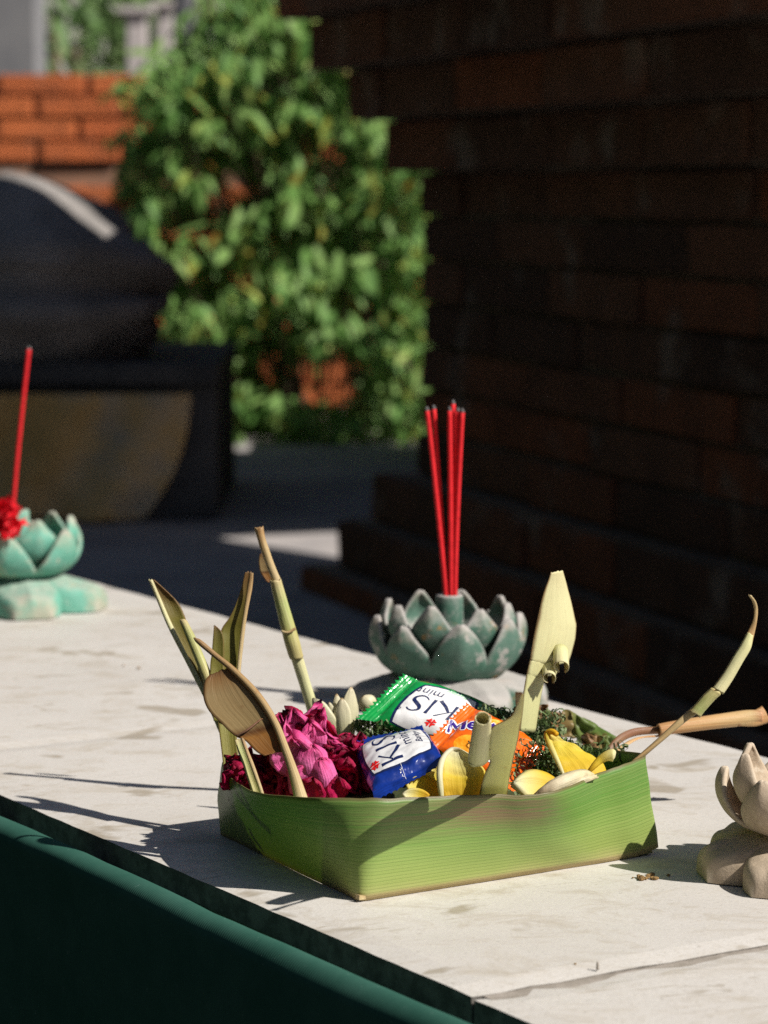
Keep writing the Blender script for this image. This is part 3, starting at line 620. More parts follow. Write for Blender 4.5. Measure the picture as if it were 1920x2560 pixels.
    for i in range(22):
        f = i / 21; c_ = cr(pts, f); d = (cr(pts, min(1, f + .03)) - cr(pts, max(0, f - .03))).normalized(); e1 = Vector((1, 0, 0)); e2 = d.cross(e1).normalized(); e1 = e2.cross(d).normalized()
        rr = (20 + 9 * f) * pxm(.9) * (1 + .05 * nz(f * 5, 2))
        for j in range(34):
            a_ = math.radians(-30 + 430 * j / 33); q = rr * (1.04 - .20 * j / 33)
            vs_.append(c_ + e1 * q * math.cos(a_) + e2 * q * .9 * math.sin(a_) + d * (.0012 * nz(j * .3, 4) if i in (0, 21) else 0)); uv.append((j / 33, 1 - f))
    obj('looped_curl', vs_, grid_faces(22, 34), 'pale_strip', t, uv, solid=.0003)
    tube('curl_ring', [Y(1171, 1853, gy(1853) - .006), Y(1182, 1866, gy(1866) - .0080), Y(1202, 1873, gy(1873) - .0080), Y(1224, 1874, gy(1876) - .0055)], [.00028] * 4, 'tan_strip', t, 8, 16)
    # h: long thin jointed strip leaning right
    t = thing('palm_leaf_strip', 'long thin jointed strip leaning right with a twisted hooked tip', 'leaf strip', Y(1560, 1960, .985), SG)
    roll('stem', [(1520, 1965, 1556, 1952, .984), (1553, 1929, 1586, 1913, .985), (1640, 1850, 1664, 1846, .987), (1690, 1803, 1712, 1806, .988), (1723, 1774, 1738, 1787, .989), (1730, 1768, 1745, 1780, .989)], 'tan_strip', t)
    roll('lower_joint', [(1724, 1775, 1751, 1792, .987), (1738, 1760, 1764, 1775, .987), (1757, 1738, 1786, 1750, .987), (1777, 1720, 1803, 1735, .987)], 'green_strip', t)
    roll('upper_joint', [(1781, 1719, 1808, 1735, .988), (1806, 1685, 1833, 1697, .989), (1832, 1642, 1857, 1655, .99), (1853, 1608, 1876, 1622, .991), (1868, 1580, 1882, 1592, .992)], 'pale_strip', t)
    ribbon('twisted_tip', [(1860, 1596, 1878, 1618, .991), (1874, 1570, 1886, 1582, .992), (1884, 1545, 1892, 1552, .992), (1885, 1520, 1894, 1523, .992), (1880, 1501, 1889, 1503, .991), (1871, 1488, 1877, 1487, .99)], 'tan_strip', t, bulge=.2)
    # i: orange rolled strip lying outward
    t = thing('palm_leaf_strip', 'orange-brown rolled strip pointing out to the right beyond the tray', 'leaf strip', Y(1530, 1880, 1.04), SG)
    tube('dark_stem', [Y(1505, 1905, 1.035), Y(1530, 1868, 1.04), Y(1556, 1843, 1.045), Y(1594, 1829, 1.05), Y(1650, 1826, 1.053)], [.0008, .0014, .0015, .0015, .0013], 'dark_strip', t, 12, 30, flat=.6)
    ribbon('stem_lining', [(1530, 1884, 1545, 1880, 1.037), (1556, 1862, 1572, 1862, 1.041), (1594, 1844, 1604, 1846, 1.046), (1648, 1838, 1652, 1842, 1.05)], 'orange_strip', t, bulge=.2)
    c = [Y(1646, 1826, 1.05), Y(1700, 1817, 1.052), Y(1780, 1806, 1.055), Y(1850, 1797, 1.058), Y(1900, 1788, 1.06)]
    vs_, uv = [], []
    for i in range(30):
        f = i / 29; p = cr(c, f); d = (cr(c, min(1, f + .03)) - cr(c, max(0, f - .03))).normalized()
        e1 = d.cross(Vector((0, 1, 0))).normalized(); e2 = d.cross(e1).normalized(); rr = (15 + 5.5 * f) * pxm(1.05)
        span = 320 - 150 * max(0, f - .65) / .35
        for j in range(22):
            a = math.radians(100 - span / 2 + span * j / 21 + 40 * f); q = rr * (1 - .18 * j / 21)
            vs_.append(p + e1 * q * math.cos(a) + e2 * q * math.sin(a)); uv.append((j / 21, f))
    obj('rolled_blade', vs_, grid_faces(30, 22), 'orange_strip', t, uv, solid=.0005)
    ribbon('torn_tip', [(1840, 1785, 1846, 1815, 1.056), (1880, 1778, 1890, 1815, 1.058), (1904, 1766, 1921, 1806, 1.06)], 'orange_strip', t, bulge=.2, n=14)
strips()

# ------------------------------------------------------------------ flowers
def roses():
    def rose(label, cx, cy, y, specs, loc):
        t = thing('rose', label, 'rose', loc, 'roses in the tray')
        for k, (du, dv, dy, tu, tv, ty, w, mat, cup, crk, fx, fz) in enumerate(specs):
            b = Y(cx + du, cy + dv, y + dy); tp = Y(cx + tu, cy + tv, y + ty)
            petal('petal', b, tp, w * pxm(y) * (1.05 if mat == 'petal_pink' else 1), V3(fx, -1, fz), mat, t, cup=cup, crinkle=crk * (1.5 if mat == 'petal_pink' else 1), nx=13, ny=15, sharp=.68, seed=k * 1.7 + cx * .01, curl=rnd.uniform(-.08, .1), roll=.25, basew=.5, solid=.00035)
        return t
    r = random.Random(3)
    # main rose: bright pink folded heart with crimson outer petals
    s = []
    for k in range(24):                                   # outer crimson ring
        a = r.uniform(-2.6, .45) ; R = r.uniform(70, 120)
        s.append((r.uniform(-35, 35), r.uniform(-5, 50), r.uniform(.004, .016), R * math.cos(a) * 1.0, 30 + R * math.sin(a) * .95, r.uniform(-.006, .014), r.uniform(60, 100), 'petal_pink' if k % 4 == 1 else 'petal_dark', r.uniform(.05, .3), r.uniform(.5, .9), r.uniform(-.6, .6), r.uniform(0, .8)))
    for k in range(14):                                   # lower crimson ruffle towards the rim
        u = -150 + 300 * k / 13
        s.append((u * .9 + r.uniform(-15, 15), 120, .004, u + r.uniform(-30, 30), r.uniform(45, 85), r.uniform(-.006, .002), r.uniform(50, 80), 'petal_dark', r.uniform(.1, .35), r.uniform(.7, 1.1), r.uniform(-.8, .8), r.uniform(0, .8)))
    s += [(-30, 70, .002, -52, -62, -.004, 70, 'petal_pink', .3, .35, -.5, .3), (0, 60, 0, -18, -70, -.006, 78, 'petal_pink', .28, .35, .3, .3),
          (10, 70, -.002, 25, -40, -.007, 80, 'petal_pink', .3, .4, .5, .4), (-20, 80, -.005, -22, -10, -.011, 95, 'petal_pink', .25, .4, .1, .4),
          (5, 130, -.010, -12, 10, -.012, 80, 'petal_pink', -.25, .35, -.2, .4), (60, 120, -.011, 42, 20, -.015, 78, 'petal_pink', -.35, .3, .5, .4),
          (80, 150, -.010, 62, 55, -.016, 70, 'petal_pink', -.4, .3, .4, .4), (-20, 140, -.010, 5, 70, -.014, 80, 'petal_pink', -.2, .4, -.2, .3),
          (20, 160, -.014, 30, 95, -.016, 60, 'petal_dark', .2, .8, 0, .5), (90, 160, -.010, 95, 95, -.014, 55, 'petal_dark', .2, .8, .3, .5)]
    rose('wilted rose with a bright pink folded heart and crimson outer petals', 752, 1850, .985, s, Y(760, 1990, .985))
    s = []
    for k in range(26):
        a = r.uniform(-2.4, -.2); R = r.uniform(40, 80)
        s.append((r.uniform(-25, 25), r.uniform(40, 110), r.uniform(-.004, .01), R * math.cos(a), 50 + R * math.sin(a) * 1.1, r.uniform(-.008, .008), r.uniform(40, 75), 'petal_dark', r.uniform(.1, .4), r.uniform(.8, 1.3), r.uniform(-.9, .9), r.uniform(0, .8)))
    for k in range(10):
        s.append((-40 + 11 * k, 130, -.004, -45 + 11 * k + r.uniform(-10, 10), r.uniform(35, 95), -.008, r.uniform(40, 60), 'petal_dark', .3, 1.1, r.uniform(-.8, .8), .4))
    rose('shrivelled crimson rose between the pink heart and the blue sweet', 864, 1862, .996, s, Y(870, 1990, .99))
    s = []
    for k in range(26):
        a = r.uniform(-2.9, -.1); R = r.uniform(35, 75)
        s.append((r.uniform(-40, 50), r.uniform(30, 80), r.uniform(0, .012), R * math.cos(a) * 1.1, 30 + R * math.sin(a) * .8, r.uniform(-.006, .008), r.uniform(40, 70), 'petal_dark', r.uniform(.1, .4), r.uniform(.8, 1.2), r.uniform(-.9, .9), r.uniform(0, .8)))
    for k in range(9):
        s.append((-40 + 16 * k, 100, 0, -45 + 16 * k + r.uniform(-10, 10), r.uniform(30, 70), -.006, r.uniform(40, 60), 'petal_dark', .3, 1.1, r.uniform(-.8, .8), .4))
    rose('dark dried crimson rose in the left corner under the brown leaf', 626, 1900, .992, s, Y(626, 1975, .99))
roses()
def small_flowers():
    y = 1.04; px_ = pxm(y)
    t = thing('white_blossom', 'creamy white blossom with thick upright petals behind the rose', 'flower', Y(850, 1850, y))
    for (bu, bv, tu, tv, w, dy, fx) in ((842, 1835, 780, 1750, 44, -.002, -.5), (852, 1840, 841, 1738, 30, .006, 0), (858, 1845, 852, 1748, 46, -.003, -.2), (868, 1840, 883, 1722, 44, .001, .4), (876, 1845, 893, 1745, 40, .004, .8), (838, 1850, 800, 1790, 40, .002, -.6), (838, 1800, 822, 1758, 16, .004, -.2)):
        petal('petal', Y(bu, bv, y + dy), Y(tu, tv, y + dy), w * px_ * .82, V3(fx, -1, .3), 'cream_petal', t, cup=-.16, curl=.12, sharp=.6, basew=.5, solid=.0007, nx=11, ny=14, crinkle=.12, seed=bu)
    b = petal('white_petal', Y(930, 1772, 1.055), Y(908, 1744, 1.055), 34 * px_, V3(0, -1, .2), 'cream_petal', None, cup=-.3, sharp=.6, solid=.0015, basew=.6)
    tag(b, 'small cream petal poking up left of the green sweet', 'petal')
    G_ = 'yellow frangipani petals in the tray'
    y = .957; px_ = pxm(y)
    t = thing('frangipani_petal', 'upright cupped yellow-and-white petal at the middle of the front rim', 'petal', Y(1155, 2010, y), G_)
    ribbon('blade', [(1130, 1875, 1150, 1872, .968), (1113, 1889, 1178, 1887, .966, .962), (1104, 1912, 1200, 1911, .962, .957), (1101, 1940, 1213, 1936, .959, .953), (1104, 1975, 1209, 1972, .957, .951), (1110, 2012, 1200, 2010, .956, .950)], 'frangi', t, bulge=-.22, n=30, m=17, solid=.0007, wob=.0006, seed=2)
    tube('rolled_rim', [Y(1106, 2008, .955), Y(1102, 1975, .956), Y(1099, 1940, .958), Y(1102, 1911, .961), Y(1112, 1889, .965), Y(1130, 1874, .968), Y(1152, 1873, .967)], [.0006, .0010, .0011, .0011, .0009, .0009, .0004], 'cream_petal', t, 10, 36)
    t = thing('frangipani_petal', 'large bright yellow petal with a hooked tip near the right corner', 'petal', Y(1465, 1965, .975), G_)
    ribbon('blade', [(1366, 1830, 1378, 1827, .992), (1373, 1850, 1402, 1846, .990), (1383, 1876, 1440, 1866, .987, .989), (1396, 1905, 1484, 1893, .983, .987), (1408, 1935, 1516, 1927, .979, .984), (1418, 1972, 1524, 1962, .975, .981)], 'frangi_y', t, bulge=.07, n=30, m=17, solid=.0007, wob=.0012, seed=5)
    tube('rolled_rim', [Y(1392, 1836, .986), Y(1380, 1829, .988), Y(1368, 1834, .989), Y(1372, 1854, .987), Y(1383, 1880, .984), Y(1397, 1910, .980), Y(1412, 1945, .976)], [.0009, .0011, .0011, .0012, .0010, .0008, .0005], 'frangi', t, 10, 36)
    b = petal('frangipani_petal', Y(1398, 1985, .965), Y(1284, 1958, .958), 84 * px_, V3(.1, -1, .9), 'frangi', None, cup=.18, roll=.3, sharp=.55, basew=.7, nx=13, ny=16, solid=.0007, crinkle=.1, seed=8)
    tag(b, 'flat pale yellow petal lying on the front rim below the orange sweet', 'petal', G_)
    t = thing('frangipani_petal', 'rolled white petal browning at the end on the front rim', 'petal', Y(1400, 1985, .957), G_)
    ribbon('rolled_petal', [(1338, 1985, 1346, 2000, .955), (1372, 1955, 1384, 1990, .955), (1415, 1934, 1428, 1972, .958), (1455, 1925, 1462, 1955, .962), (1484, 1936, 1488, 1944, .964)], 'frangi_w', t, bulge=.4, n=24, solid=.0009, wob=.0008)
    ribbon('torn_edge', [(1412, 1965, 1420, 1978, .956), (1445, 1946, 1452, 1962, .959), (1470, 1940, 1478, 1950, .961), (1492, 1938, 1494, 1944, .963)], 'frangi_w', t, bulge=.3, n=16, solid=.0007, wob=.0006)
    tp = tube('frangipani_petal', [Y(1468, 1934, .966), Y(1482, 1918, .966), Y(1500, 1900, .967), Y(1518, 1890, .967), Y(1532, 1888, .967), Y(1538, 1889, .967)], [.0005, .0010, .0014, .0018, .0023, .0010], 'frangi', None, 12, 24)
    tag(tp, 'thin pale petal curled into a stalk with a rounded end', 'petal', G_)
    b = petal('frangipani_petal', Y(1092, 1996, .965), Y(1012, 1962, .962), 66 * px_, V3(0, -1, .9), 'frangi_y', None, cup=.2, sharp=.55, basew=.7, solid=.0007, seed=11, crinkle=.12)
    tag(b, 'yellow petal half hidden under the lower edge of the blue sweet', 'petal', G_)
    b = petal('frangipani_petal', Y(1070, 2000, .955), Y(1005, 1985, .954), 34 * px_, V3(0, -1, .6), 'frangi', None, cup=.2, sharp=.55, basew=.7, solid=.0007, seed=12)
    tag(b, 'small pale petal piece on the rim below the blue sweet', 'petal', G_)
    b = petal('frangipani_petal', Y(1085, 1985, .968), Y(1078, 1915, .975), 60 * px_, V3(.2, -1, .4), 'frangi_y', None, cup=.2, sharp=.55, basew=.7, solid=.0007, seed=14, crinkle=.1)
    tag(b, 'yellow petal wedged between the blue sweet and the cupped petal', 'petal', G_)
    # wilted leaf hanging over the far right rim
    t = thing('wilted_leaf', 'wilted green and brown leaf draped over the far right rim', 'leaf', Y(1450, 1840, 1.085))
    ribbon('blade', [(1338, 1770, 1352, 1835, 1.075), (1372, 1762, 1385, 1838, 1.075), (1392, 1790, 1405, 1842, 1.08), (1420, 1775, 1428, 1845, 1.085), (1448, 1790, 1448, 1858, 1.085), (1480, 1806, 1470, 1858, 1.088), (1505, 1822, 1495, 1868, 1.09), (1535, 1838, 1530, 1868, 1.092)], 'wilt', t, n=70, m=13, wob=.010, seed=3, solid=.0004)
    ribbon('torn_piece', [(1460, 1835, 1455, 1878, 1.07), (1490, 1838, 1492, 1888, 1.072), (1520, 1840, 1530, 1885, 1.075), (1535, 1850, 1532, 1872, 1.078)], 'wilt', t, n=30, m=9, wob=.008, seed=8, solid=.0004)
    # shredded pandan: nobody could count it
    r = random.Random(11); vs_, fs = [], []
    regs = [((890, 990), (1800, 1850), 1.036, 110), ((1170, 1300), (1770, 1860), 1.035, 150), ((1290, 1410), (1780, 1880), 1.045, 170), ((1300, 1440), (1850, 1960), 1.0, 190), ((1210, 1300), (1880, 1990), .99, 60), ((1420, 1560), (1860, 1960), 1.01, 80)]
    for (u0, u1), (v0, v1), y, cnt in regs:
        for k in range(cnt):
            c = Y(r.uniform(u0, u1), r.uniform(v0, v1), y + r.uniform(-.008, .010))
            if c.z < .006: c.z = .006 + r.uniform(0, .01)
            d = V3(r.gauss(0, 1), r.gauss(0, 1), r.gauss(0, .5)).normalized(); e1 = d.orthogonal().normalized(); e2 = d.cross(e1)
            R = r.uniform(.0007, .0022); pitch = r.uniform(.0008, .003); turns = r.uniform(.6, 1.8); w = r.uniform(.00022, .0005); off = len(vs_); ph = r.uniform(0, 6)
            for i in range(11):
                a = ph + 2 * math.pi * turns * i / 10; p = c + e1 * R * math.cos(a) + e2 * R * math.sin(a) + d * pitch * (turns * i / 10 - turns / 2)
                q = (d + e1 * math.cos(a) * .6).normalized() * w
                vs_ += [p - q, p + q]
            for i in range(10): a = off + 2 * i; fs.append((a, a + 1, a + 3, a + 2))
    # a few longer threads curling up behind the green sweet
    o = obj('shredded_pandan', vs_, fs, 'shred', None, smooth=False)
    tag(o, 'fine curly shredded green leaf scattered between the petals', 'shredded leaf', kind='stuff')
small_flowers()

# ------------------------------------------------------------------ sweets in printed wrappers
def font_mesh(txt, size, shear=0.0):
    cu = bpy.data.curves.new('t', 'FONT'); cu.body = txt; cu.size = size; cu.shear = shear; cu.resolution_u = 3
    o = bpy.data.objects.new('t', cu); COL.objects.link(o); dg = bpy.context.evaluated_depsgraph_get(); dg.update()
    me = o.evaluated_get(dg).to_mesh(); vs_ = [(v.co.x, v.co.y) for v in me.vertices]; fs = [tuple(p.vertices) for p in me.polygons]
    o.evaluated_get(dg).to_mesh_clear(); bpy.data.objects.remove(o); bpy.data.curves.remove(cu)
    return vs_, fs
def stroke(pts, ws, n=24, smooth=True):
    P = [Vector((a, b, 0)) for a, b in pts]; vs_, fs = [], []
    fn = cr if smooth else lin
    for i in range(n):
        t = i / (n - 1); p = fn(P, t); d = fn(P, min(1, t + .01)) - fn(P, max(0, t - .01)); d.normalize(); q = Vector((-d.y, d.x, 0))
        k = len(ws) - 1; x = t * k; j = min(int(x), k - 1); w = ws[j] * (1 - x + j) + ws[j + 1] * (x - j)
        vs_ += [((p - q * w / 2).x, (p - q * w / 2).y), ((p + q * w / 2).x, (p + q * w / 2).y)]
    for i in range(n - 1): fs.append((2 * i, 2 * i + 1, 2 * i + 3, 2 * i + 2))
    return vs_, fs
def merge(*parts):
    vs_, fs = [], []
    for v, f in parts:
        o = len(vs_); vs_ += v; fs += [tuple(i + o for i in q) for q in f]
    return vs_, fs
def xf(part, dx, dy, s=1.0, rot=0.0):
    c, n = math.cos(rot), math.sin(rot); return [(dx + s * (x * c - y * n), dy + s * (x * n + y * c)) for x, y in part[0]], part[1]
def kis():
    K = merge(stroke([(0, 0), (0, 1)], [.15, .11, .15], 14), stroke([(.06, .45), (.34, .74), (.60, 1.0)], [.05, .06, .08], 14), stroke([(.16, .55), (.42, .26), (.78, -.04)], [.10, .14, .17], 16))
    I = stroke([(.98, 0), (.98, 1)], [.16, .11, .16], 14)
    S = stroke([(1.84, .86), (1.70, .98), (1.50, 1.0), (1.34, .86), (1.40, .66), (1.60, .50), (1.80, .32), (1.80, .12), (1.62, -.02), (1.40, .0), (1.24, .14)], [.05, .07, .09, .12, .15, .17, .15, .12, .09, .07, .05], 60)
    return merge(K, I, S)
def flower_mark():
    parts = []
    for k in range(4):
        a = math.pi / 4 + k * math.pi / 2; c, s = math.cos(a), math.sin(a)
        pts = [(0, 0), (.25, .16), (.55, .42), (.78, .36), (.66, .12), (.66, -.12), (.78, -.36), (.55, -.42), (.25, -.16)]
        parts.append(([(x * c - y * s, x * s + y * c) for x, y in pts], [(0, 1, 2), (0, 2, 3), (0, 3, 4), (0, 4, 5), (0, 5, 6), (0, 6, 7), (0, 7, 8)]))
    return merge(*parts)
def disc(n=20, a=1.0, b=1.0):
    return [(a * math.cos(2 * math.pi * i / n), b * math.sin(2 * math.pi * i / n)) for i in range(n)], [tuple(range(n))]
class Sweet:
    """pillow wrapper between four world corners; s in -1..1 along, t in -1..1 across"""
    def __init__(self, c00, c10, c11, c01, H, crimp=.72, seed=0):
        self.c = (c00, c10, c11, c01); self.H = H; self.crimp = crimp; self.seed = seed
        self.nrm = (c10 - c00 + c11 - c01).cross(c01 - c00 + c11 - c10).normalized()
        if self.nrm.y > 0.2 or self.nrm.z < 0: self.nrm = -self.nrm
    def P(self, s, t, lift=0.0, side=1):
        a, b, c, d = self.c; x, y = (s + 1) / 2, (t + 1) / 2
        k = min(1, abs(s) / self.crimp)
        pinch = 1 - .05 * (1 - abs(abs(s) - self.crimp) / .3 if abs(abs(s) - self.crimp) < .3 else 0)
        y = .5 + (y - .5) * pinch
        p = a.lerp(b, x).lerp(d.lerp(c, x), y)
        tt = max(0, 1 - abs(t) ** 2.6)
        h = self.H * math.sqrt(max(0, 1 - k ** 3)) * math.sqrt(tt) if abs(s) < self.crimp else 0.0
        wr = .00038 * nz(s * 3 + self.seed, t * 2.5, self.seed) + .00022 * nz(s * 8 + self.seed, t * 5, 2)
        wr += .00045 * max(0, 1 - abs(abs(s) - self.crimp * .85) / .3) * nz(t * 6 + self.seed, s * 1.5, 4)
        if abs(s) > self.crimp: wr = .00016 * math.sin((abs(s) - self.crimp) * 95) + .0009 * nz(s * 2, t * 1.6 + self.seed, 7)
        return p + self.nrm * ((h + wr) * side + lift)
    def body(self, mat, parent):
        n, m = 90, 40; vs_, fs, uv = [], [], []
        for side in (1, -1):
            off = len(vs_)
            for i in range(n):
                s = -1 + 2 * i / (n - 1)
                for j in range(m):
                    t = -1 + 2 * j / (m - 1); ss = s
                    if abs(s) > .9:
                        z = abs(((t + 1) * 6.5) % 1 - .5) * 2; ss = math.copysign(.9 + (abs(s) - .9) * (.45 + .75 * z), s)
                    vs_.append(self.P(ss, t, -.00012 * (side < 0), side if abs(s) < self.crimp else 1)); uv.append((t, s))
            g = grid_faces(n, m, off=off); fs += g if side > 0 else [tuple(reversed(q)) for q in g]
        return obj('wrapper', vs_, fs, mat, parent, uv)
    def decal(self, name, shape, mat, parent, lift=.00012, cuts=2, maxedge=None):
        bm = bmesh.new(); vv = [bm.verts.new((x, y, 0)) for x, y in shape[0]]
        for f in shape[1]:
            try: bm.faces.new([vv[i] for i in f])
            except ValueError: pass
        bmesh.ops.triangulate(bm, faces=bm.faces)
        for _ in range(cuts):
            bmesh.ops.subdivide_edges(bm, edges=[e for e in bm.edges if e.calc_length() > .07], cuts=1); bmesh.ops.triangulate(bm, faces=[f for f in bm.faces if len(f.verts) > 3])
        bm.verts.index_update()
        vs_ = [self.P(v.co.x, v.co.y, lift) for v in bm.verts]; fs = [tuple(v.index for v in f.verts) for f in bm.faces]; bm.free()
        # consistent outward facing
        me = obj(name, vs_, fs, mat, parent, smooth=True)
        return me
def blob(s0, s1, t0, t1, n=40, p=3.2, skew=0.0):
    """rounded label outline filled with a grid"""
    vs_, fs = [], []
    m = 16
    for i in range(n + 1):
        for j in range(m + 1):
            x = -1 + 2 * i / n; y = -1 + 2 * j / m
            # square to superellipse-like map
            k = (1 - .16 * y * y * (1 if x * 1 > -9 else 0)); q = 1 - .10 * x * x
            vs_.append(((s0 + s1) / 2 + (s1 - s0) / 2 * x * k + skew * y, (t0 + t1) / 2 + (t1 - t0) / 2 * y * q))
    return vs_, grid_faces(n + 1, m + 1)
def sweets():
    GR = 'wrapped sweets in the tray'
    asp = 1.55                                              # half length / half width of a wrapper, keeps letters in shape
    def lay(shape, x, y, h, asp=asp):                       # letters: shape units -> (s,t); t up
        return [(x + px * h / asp, y + py * h) for px, py in shape[0]], shape[1]
    def kis_print(w, t):
        w.decal('label_border', blob(-.60, .60, -.80, .99), 'ink', t, .00008)
        lb = w.decal('label', blob(-.55, .55, -.74, .97), 'label_white', t, .00016)
        w.decal('lettering', lay(kis(), -.27, -.18, .60), 'ink', lb, .00026)
        w.decal('lettering', lay(font_mesh('mint', .40), .06, -.52, 1.0), 'ink', lb, .00026)
        w.decal('lettering', lay(font_mesh('Barley', .25, .35), -.34, -.76, 1.0), 'ink_green', lb, .00026)
        w.decal('lettering', lay(font_mesh('®', .18), .50, .36, 1.0), 'ink', lb, .00026, 0)
        w.decal('clover_mark', lay(flower_mark(), -.08, .66, .17), 'ink_red', lb, .00028, 1)
    # green mint sweet, lying upside down to the camera: +s runs image left, +t runs image down
    t = thing('wrapped_sweet', 'green wrapped mint sweet printed upside down at the back of the pile', 'sweet', Y(1080, 1850, 1.03), GR)
    w = Sweet(Y(1270, 1778, 1.045), Y(1008, 1684, 1.045), Y(888, 1798, 1.030), Y(1196, 1878, 1.028), .0052, seed=1)
    w.body('foil_green', t); kis_print(w, t)
    w.decal('foil_streak', stroke([(.70, -.9), (.72, .9)], [.012, .02, .012], 20), 'ink_green', t, .0002); w.decal('foil_streak', stroke([(.80, -.8), (.81, .6)], [.008, .014, .008], 20), 'ink_green', t, .0002)
    # blue mint sweet: +s runs up-left, +t runs left-down
    t = thing('wrapped_sweet', 'blue wrapped barley mint sweet lying tilted beside the rose', 'sweet', Y(1000, 1980, .99), GR)
    w = Sweet(Y(1116, 1904, .966), Y(1056, 1814, 1.000), Y(878, 1852, .996), Y(936, 2004, .955), .0046, seed=4)
    w.body('foil_blue', t)
    asp_b = 1.15
    w.decal('label_border', blob(-.60, .68, -.92, .90), 'ink', t, .00008); lb = w.decal('label', blob(-.56, .64, -.88, .86), 'label_white', t, .00016)
    w.decal('lettering', lay(kis(), -.42, -.06, .58, asp_b), 'ink', lb, .00026)
    w.decal('lettering', lay(font_mesh('mint', .38), -.12, -.42, 1.0, asp_b), 'ink', lb, .00026)
    w.decal('lettering', lay(font_mesh('Barley', .24, .35), -.18, -.70, 1.0, asp_b), 'ink', lb, .00026)
    w.decal('lettering', lay(font_mesh('®', .16), .50, .50, 1.0, asp_b), 'ink', lb, .00026, 0)
    w.decal('clover_mark', lay(flower_mark(), -.30, .68, .16, asp_b), 'ink_red', lb, .00028, 1)
    sunm = merge(*[stroke([(0 + .05 * math.cos(a), .05 * math.sin(a)), (.12 * math.cos(a), .12 * math.sin(a))], [.014, .03, .014], 5) for a in [math.pi * k / 4 for k in range(5)]], stroke([(-.30, -.05), (.30, -.05)], [.016, .016], 6))
    w.decal('sun_mark', lay(sunm, -.70, .1, .55, asp_b), 'ink_white', t, .00024)
    # orange chewy sweet: +s runs right, +t runs up
    t = thing('wrapped_sweet', 'bright orange wrapped fruit sweet half behind the looped strip', 'sweet', Y(1210, 1970, .99), GR)
    w = Sweet(Y(1060, 1856, .992), Y(1290, 1985, .985), Y(1366, 1868, 1.003), Y(1166, 1757, 1.010), .0050, seed=9)
    w.body('foil_orange', t)
    def ell(cx, cy, a, b, n=40):
        vs_ = [(cx, cy)]; fs = []
        for k in range(1, 5):
            for i in range(n): vs_.append((cx + a * k / 4 * math.cos(2 * math.pi * i / n), cy + b * k / 4 * math.sin(2 * math.pi * i / n)))
        for i in range(n): fs.append((0, 1 + i, 1 + (i + 1) % n))
        for k in range(3):
            for i in range(n): fs.append((1 + k * n + i, 1 + k * n + (i + 1) % n, 1 + (k + 1) * n + (i + 1) % n, 1 + (k + 1) * n + i))
        return vs_, fs
    w.decal('fruit_print', ell(-.22, -.58, .34, .36), 'ink_orange', t, .0001, 1)
    w.decal('fruit_print', ell(-.06, .42, .26, .40), 'ink_pulp', t, .0001, 1)
    wm = font_mesh('Mentos', .66); rot = math.radians(22)
    lw = lay(xf(wm, 0, 0, 1, rot), -.86, -.30, 1.0, 1.5)
    halo = merge(*[([(x + dx, y + dy) for x, y in lw[0]], lw[1]) for dx, dy in ((.035, 0), (-.035, 0), (0, .055), (0, -.055), (.025, .04), (-.025, .04), (.025, -.04), (-.025, -.04))])
    w.decal('lettering', halo, 'ink_white', t, .00018, 1)
    bold = merge(*[([(x + dx, y + dy) for x, y in lw[0]], lw[1]) for dx, dy in ((.014, 0), (-.014, 0), (0, .02), (0, -.02))])
    w.decal('lettering', bold, 'ink_violet', t, .00028, 1)
    w.decal('fruit_label', lay(([(0, 0), (.5, 0), (.5, .36), (0, .36)], [(0, 1, 2, 3)]), .02, -.72, 1.0, 1.5), 'ink_white', t, .0002, 3)
    w.decal('lettering', lay(xf(font_mesh('7/', .40), .08, .04, 1, 0), .02, -.72, 1.0, 1.5), 'ink_red', t, .0003, 1)
    w.decal('green_stripe', lay(([(-.10, -.05), (-.02, -.05), (-.02, .42), (-.10, .42)], [(0, 1, 2, 3)]), .02, -.72, 1.0, 1.5), 'ink_green', t, .0002, 3)
sweets()

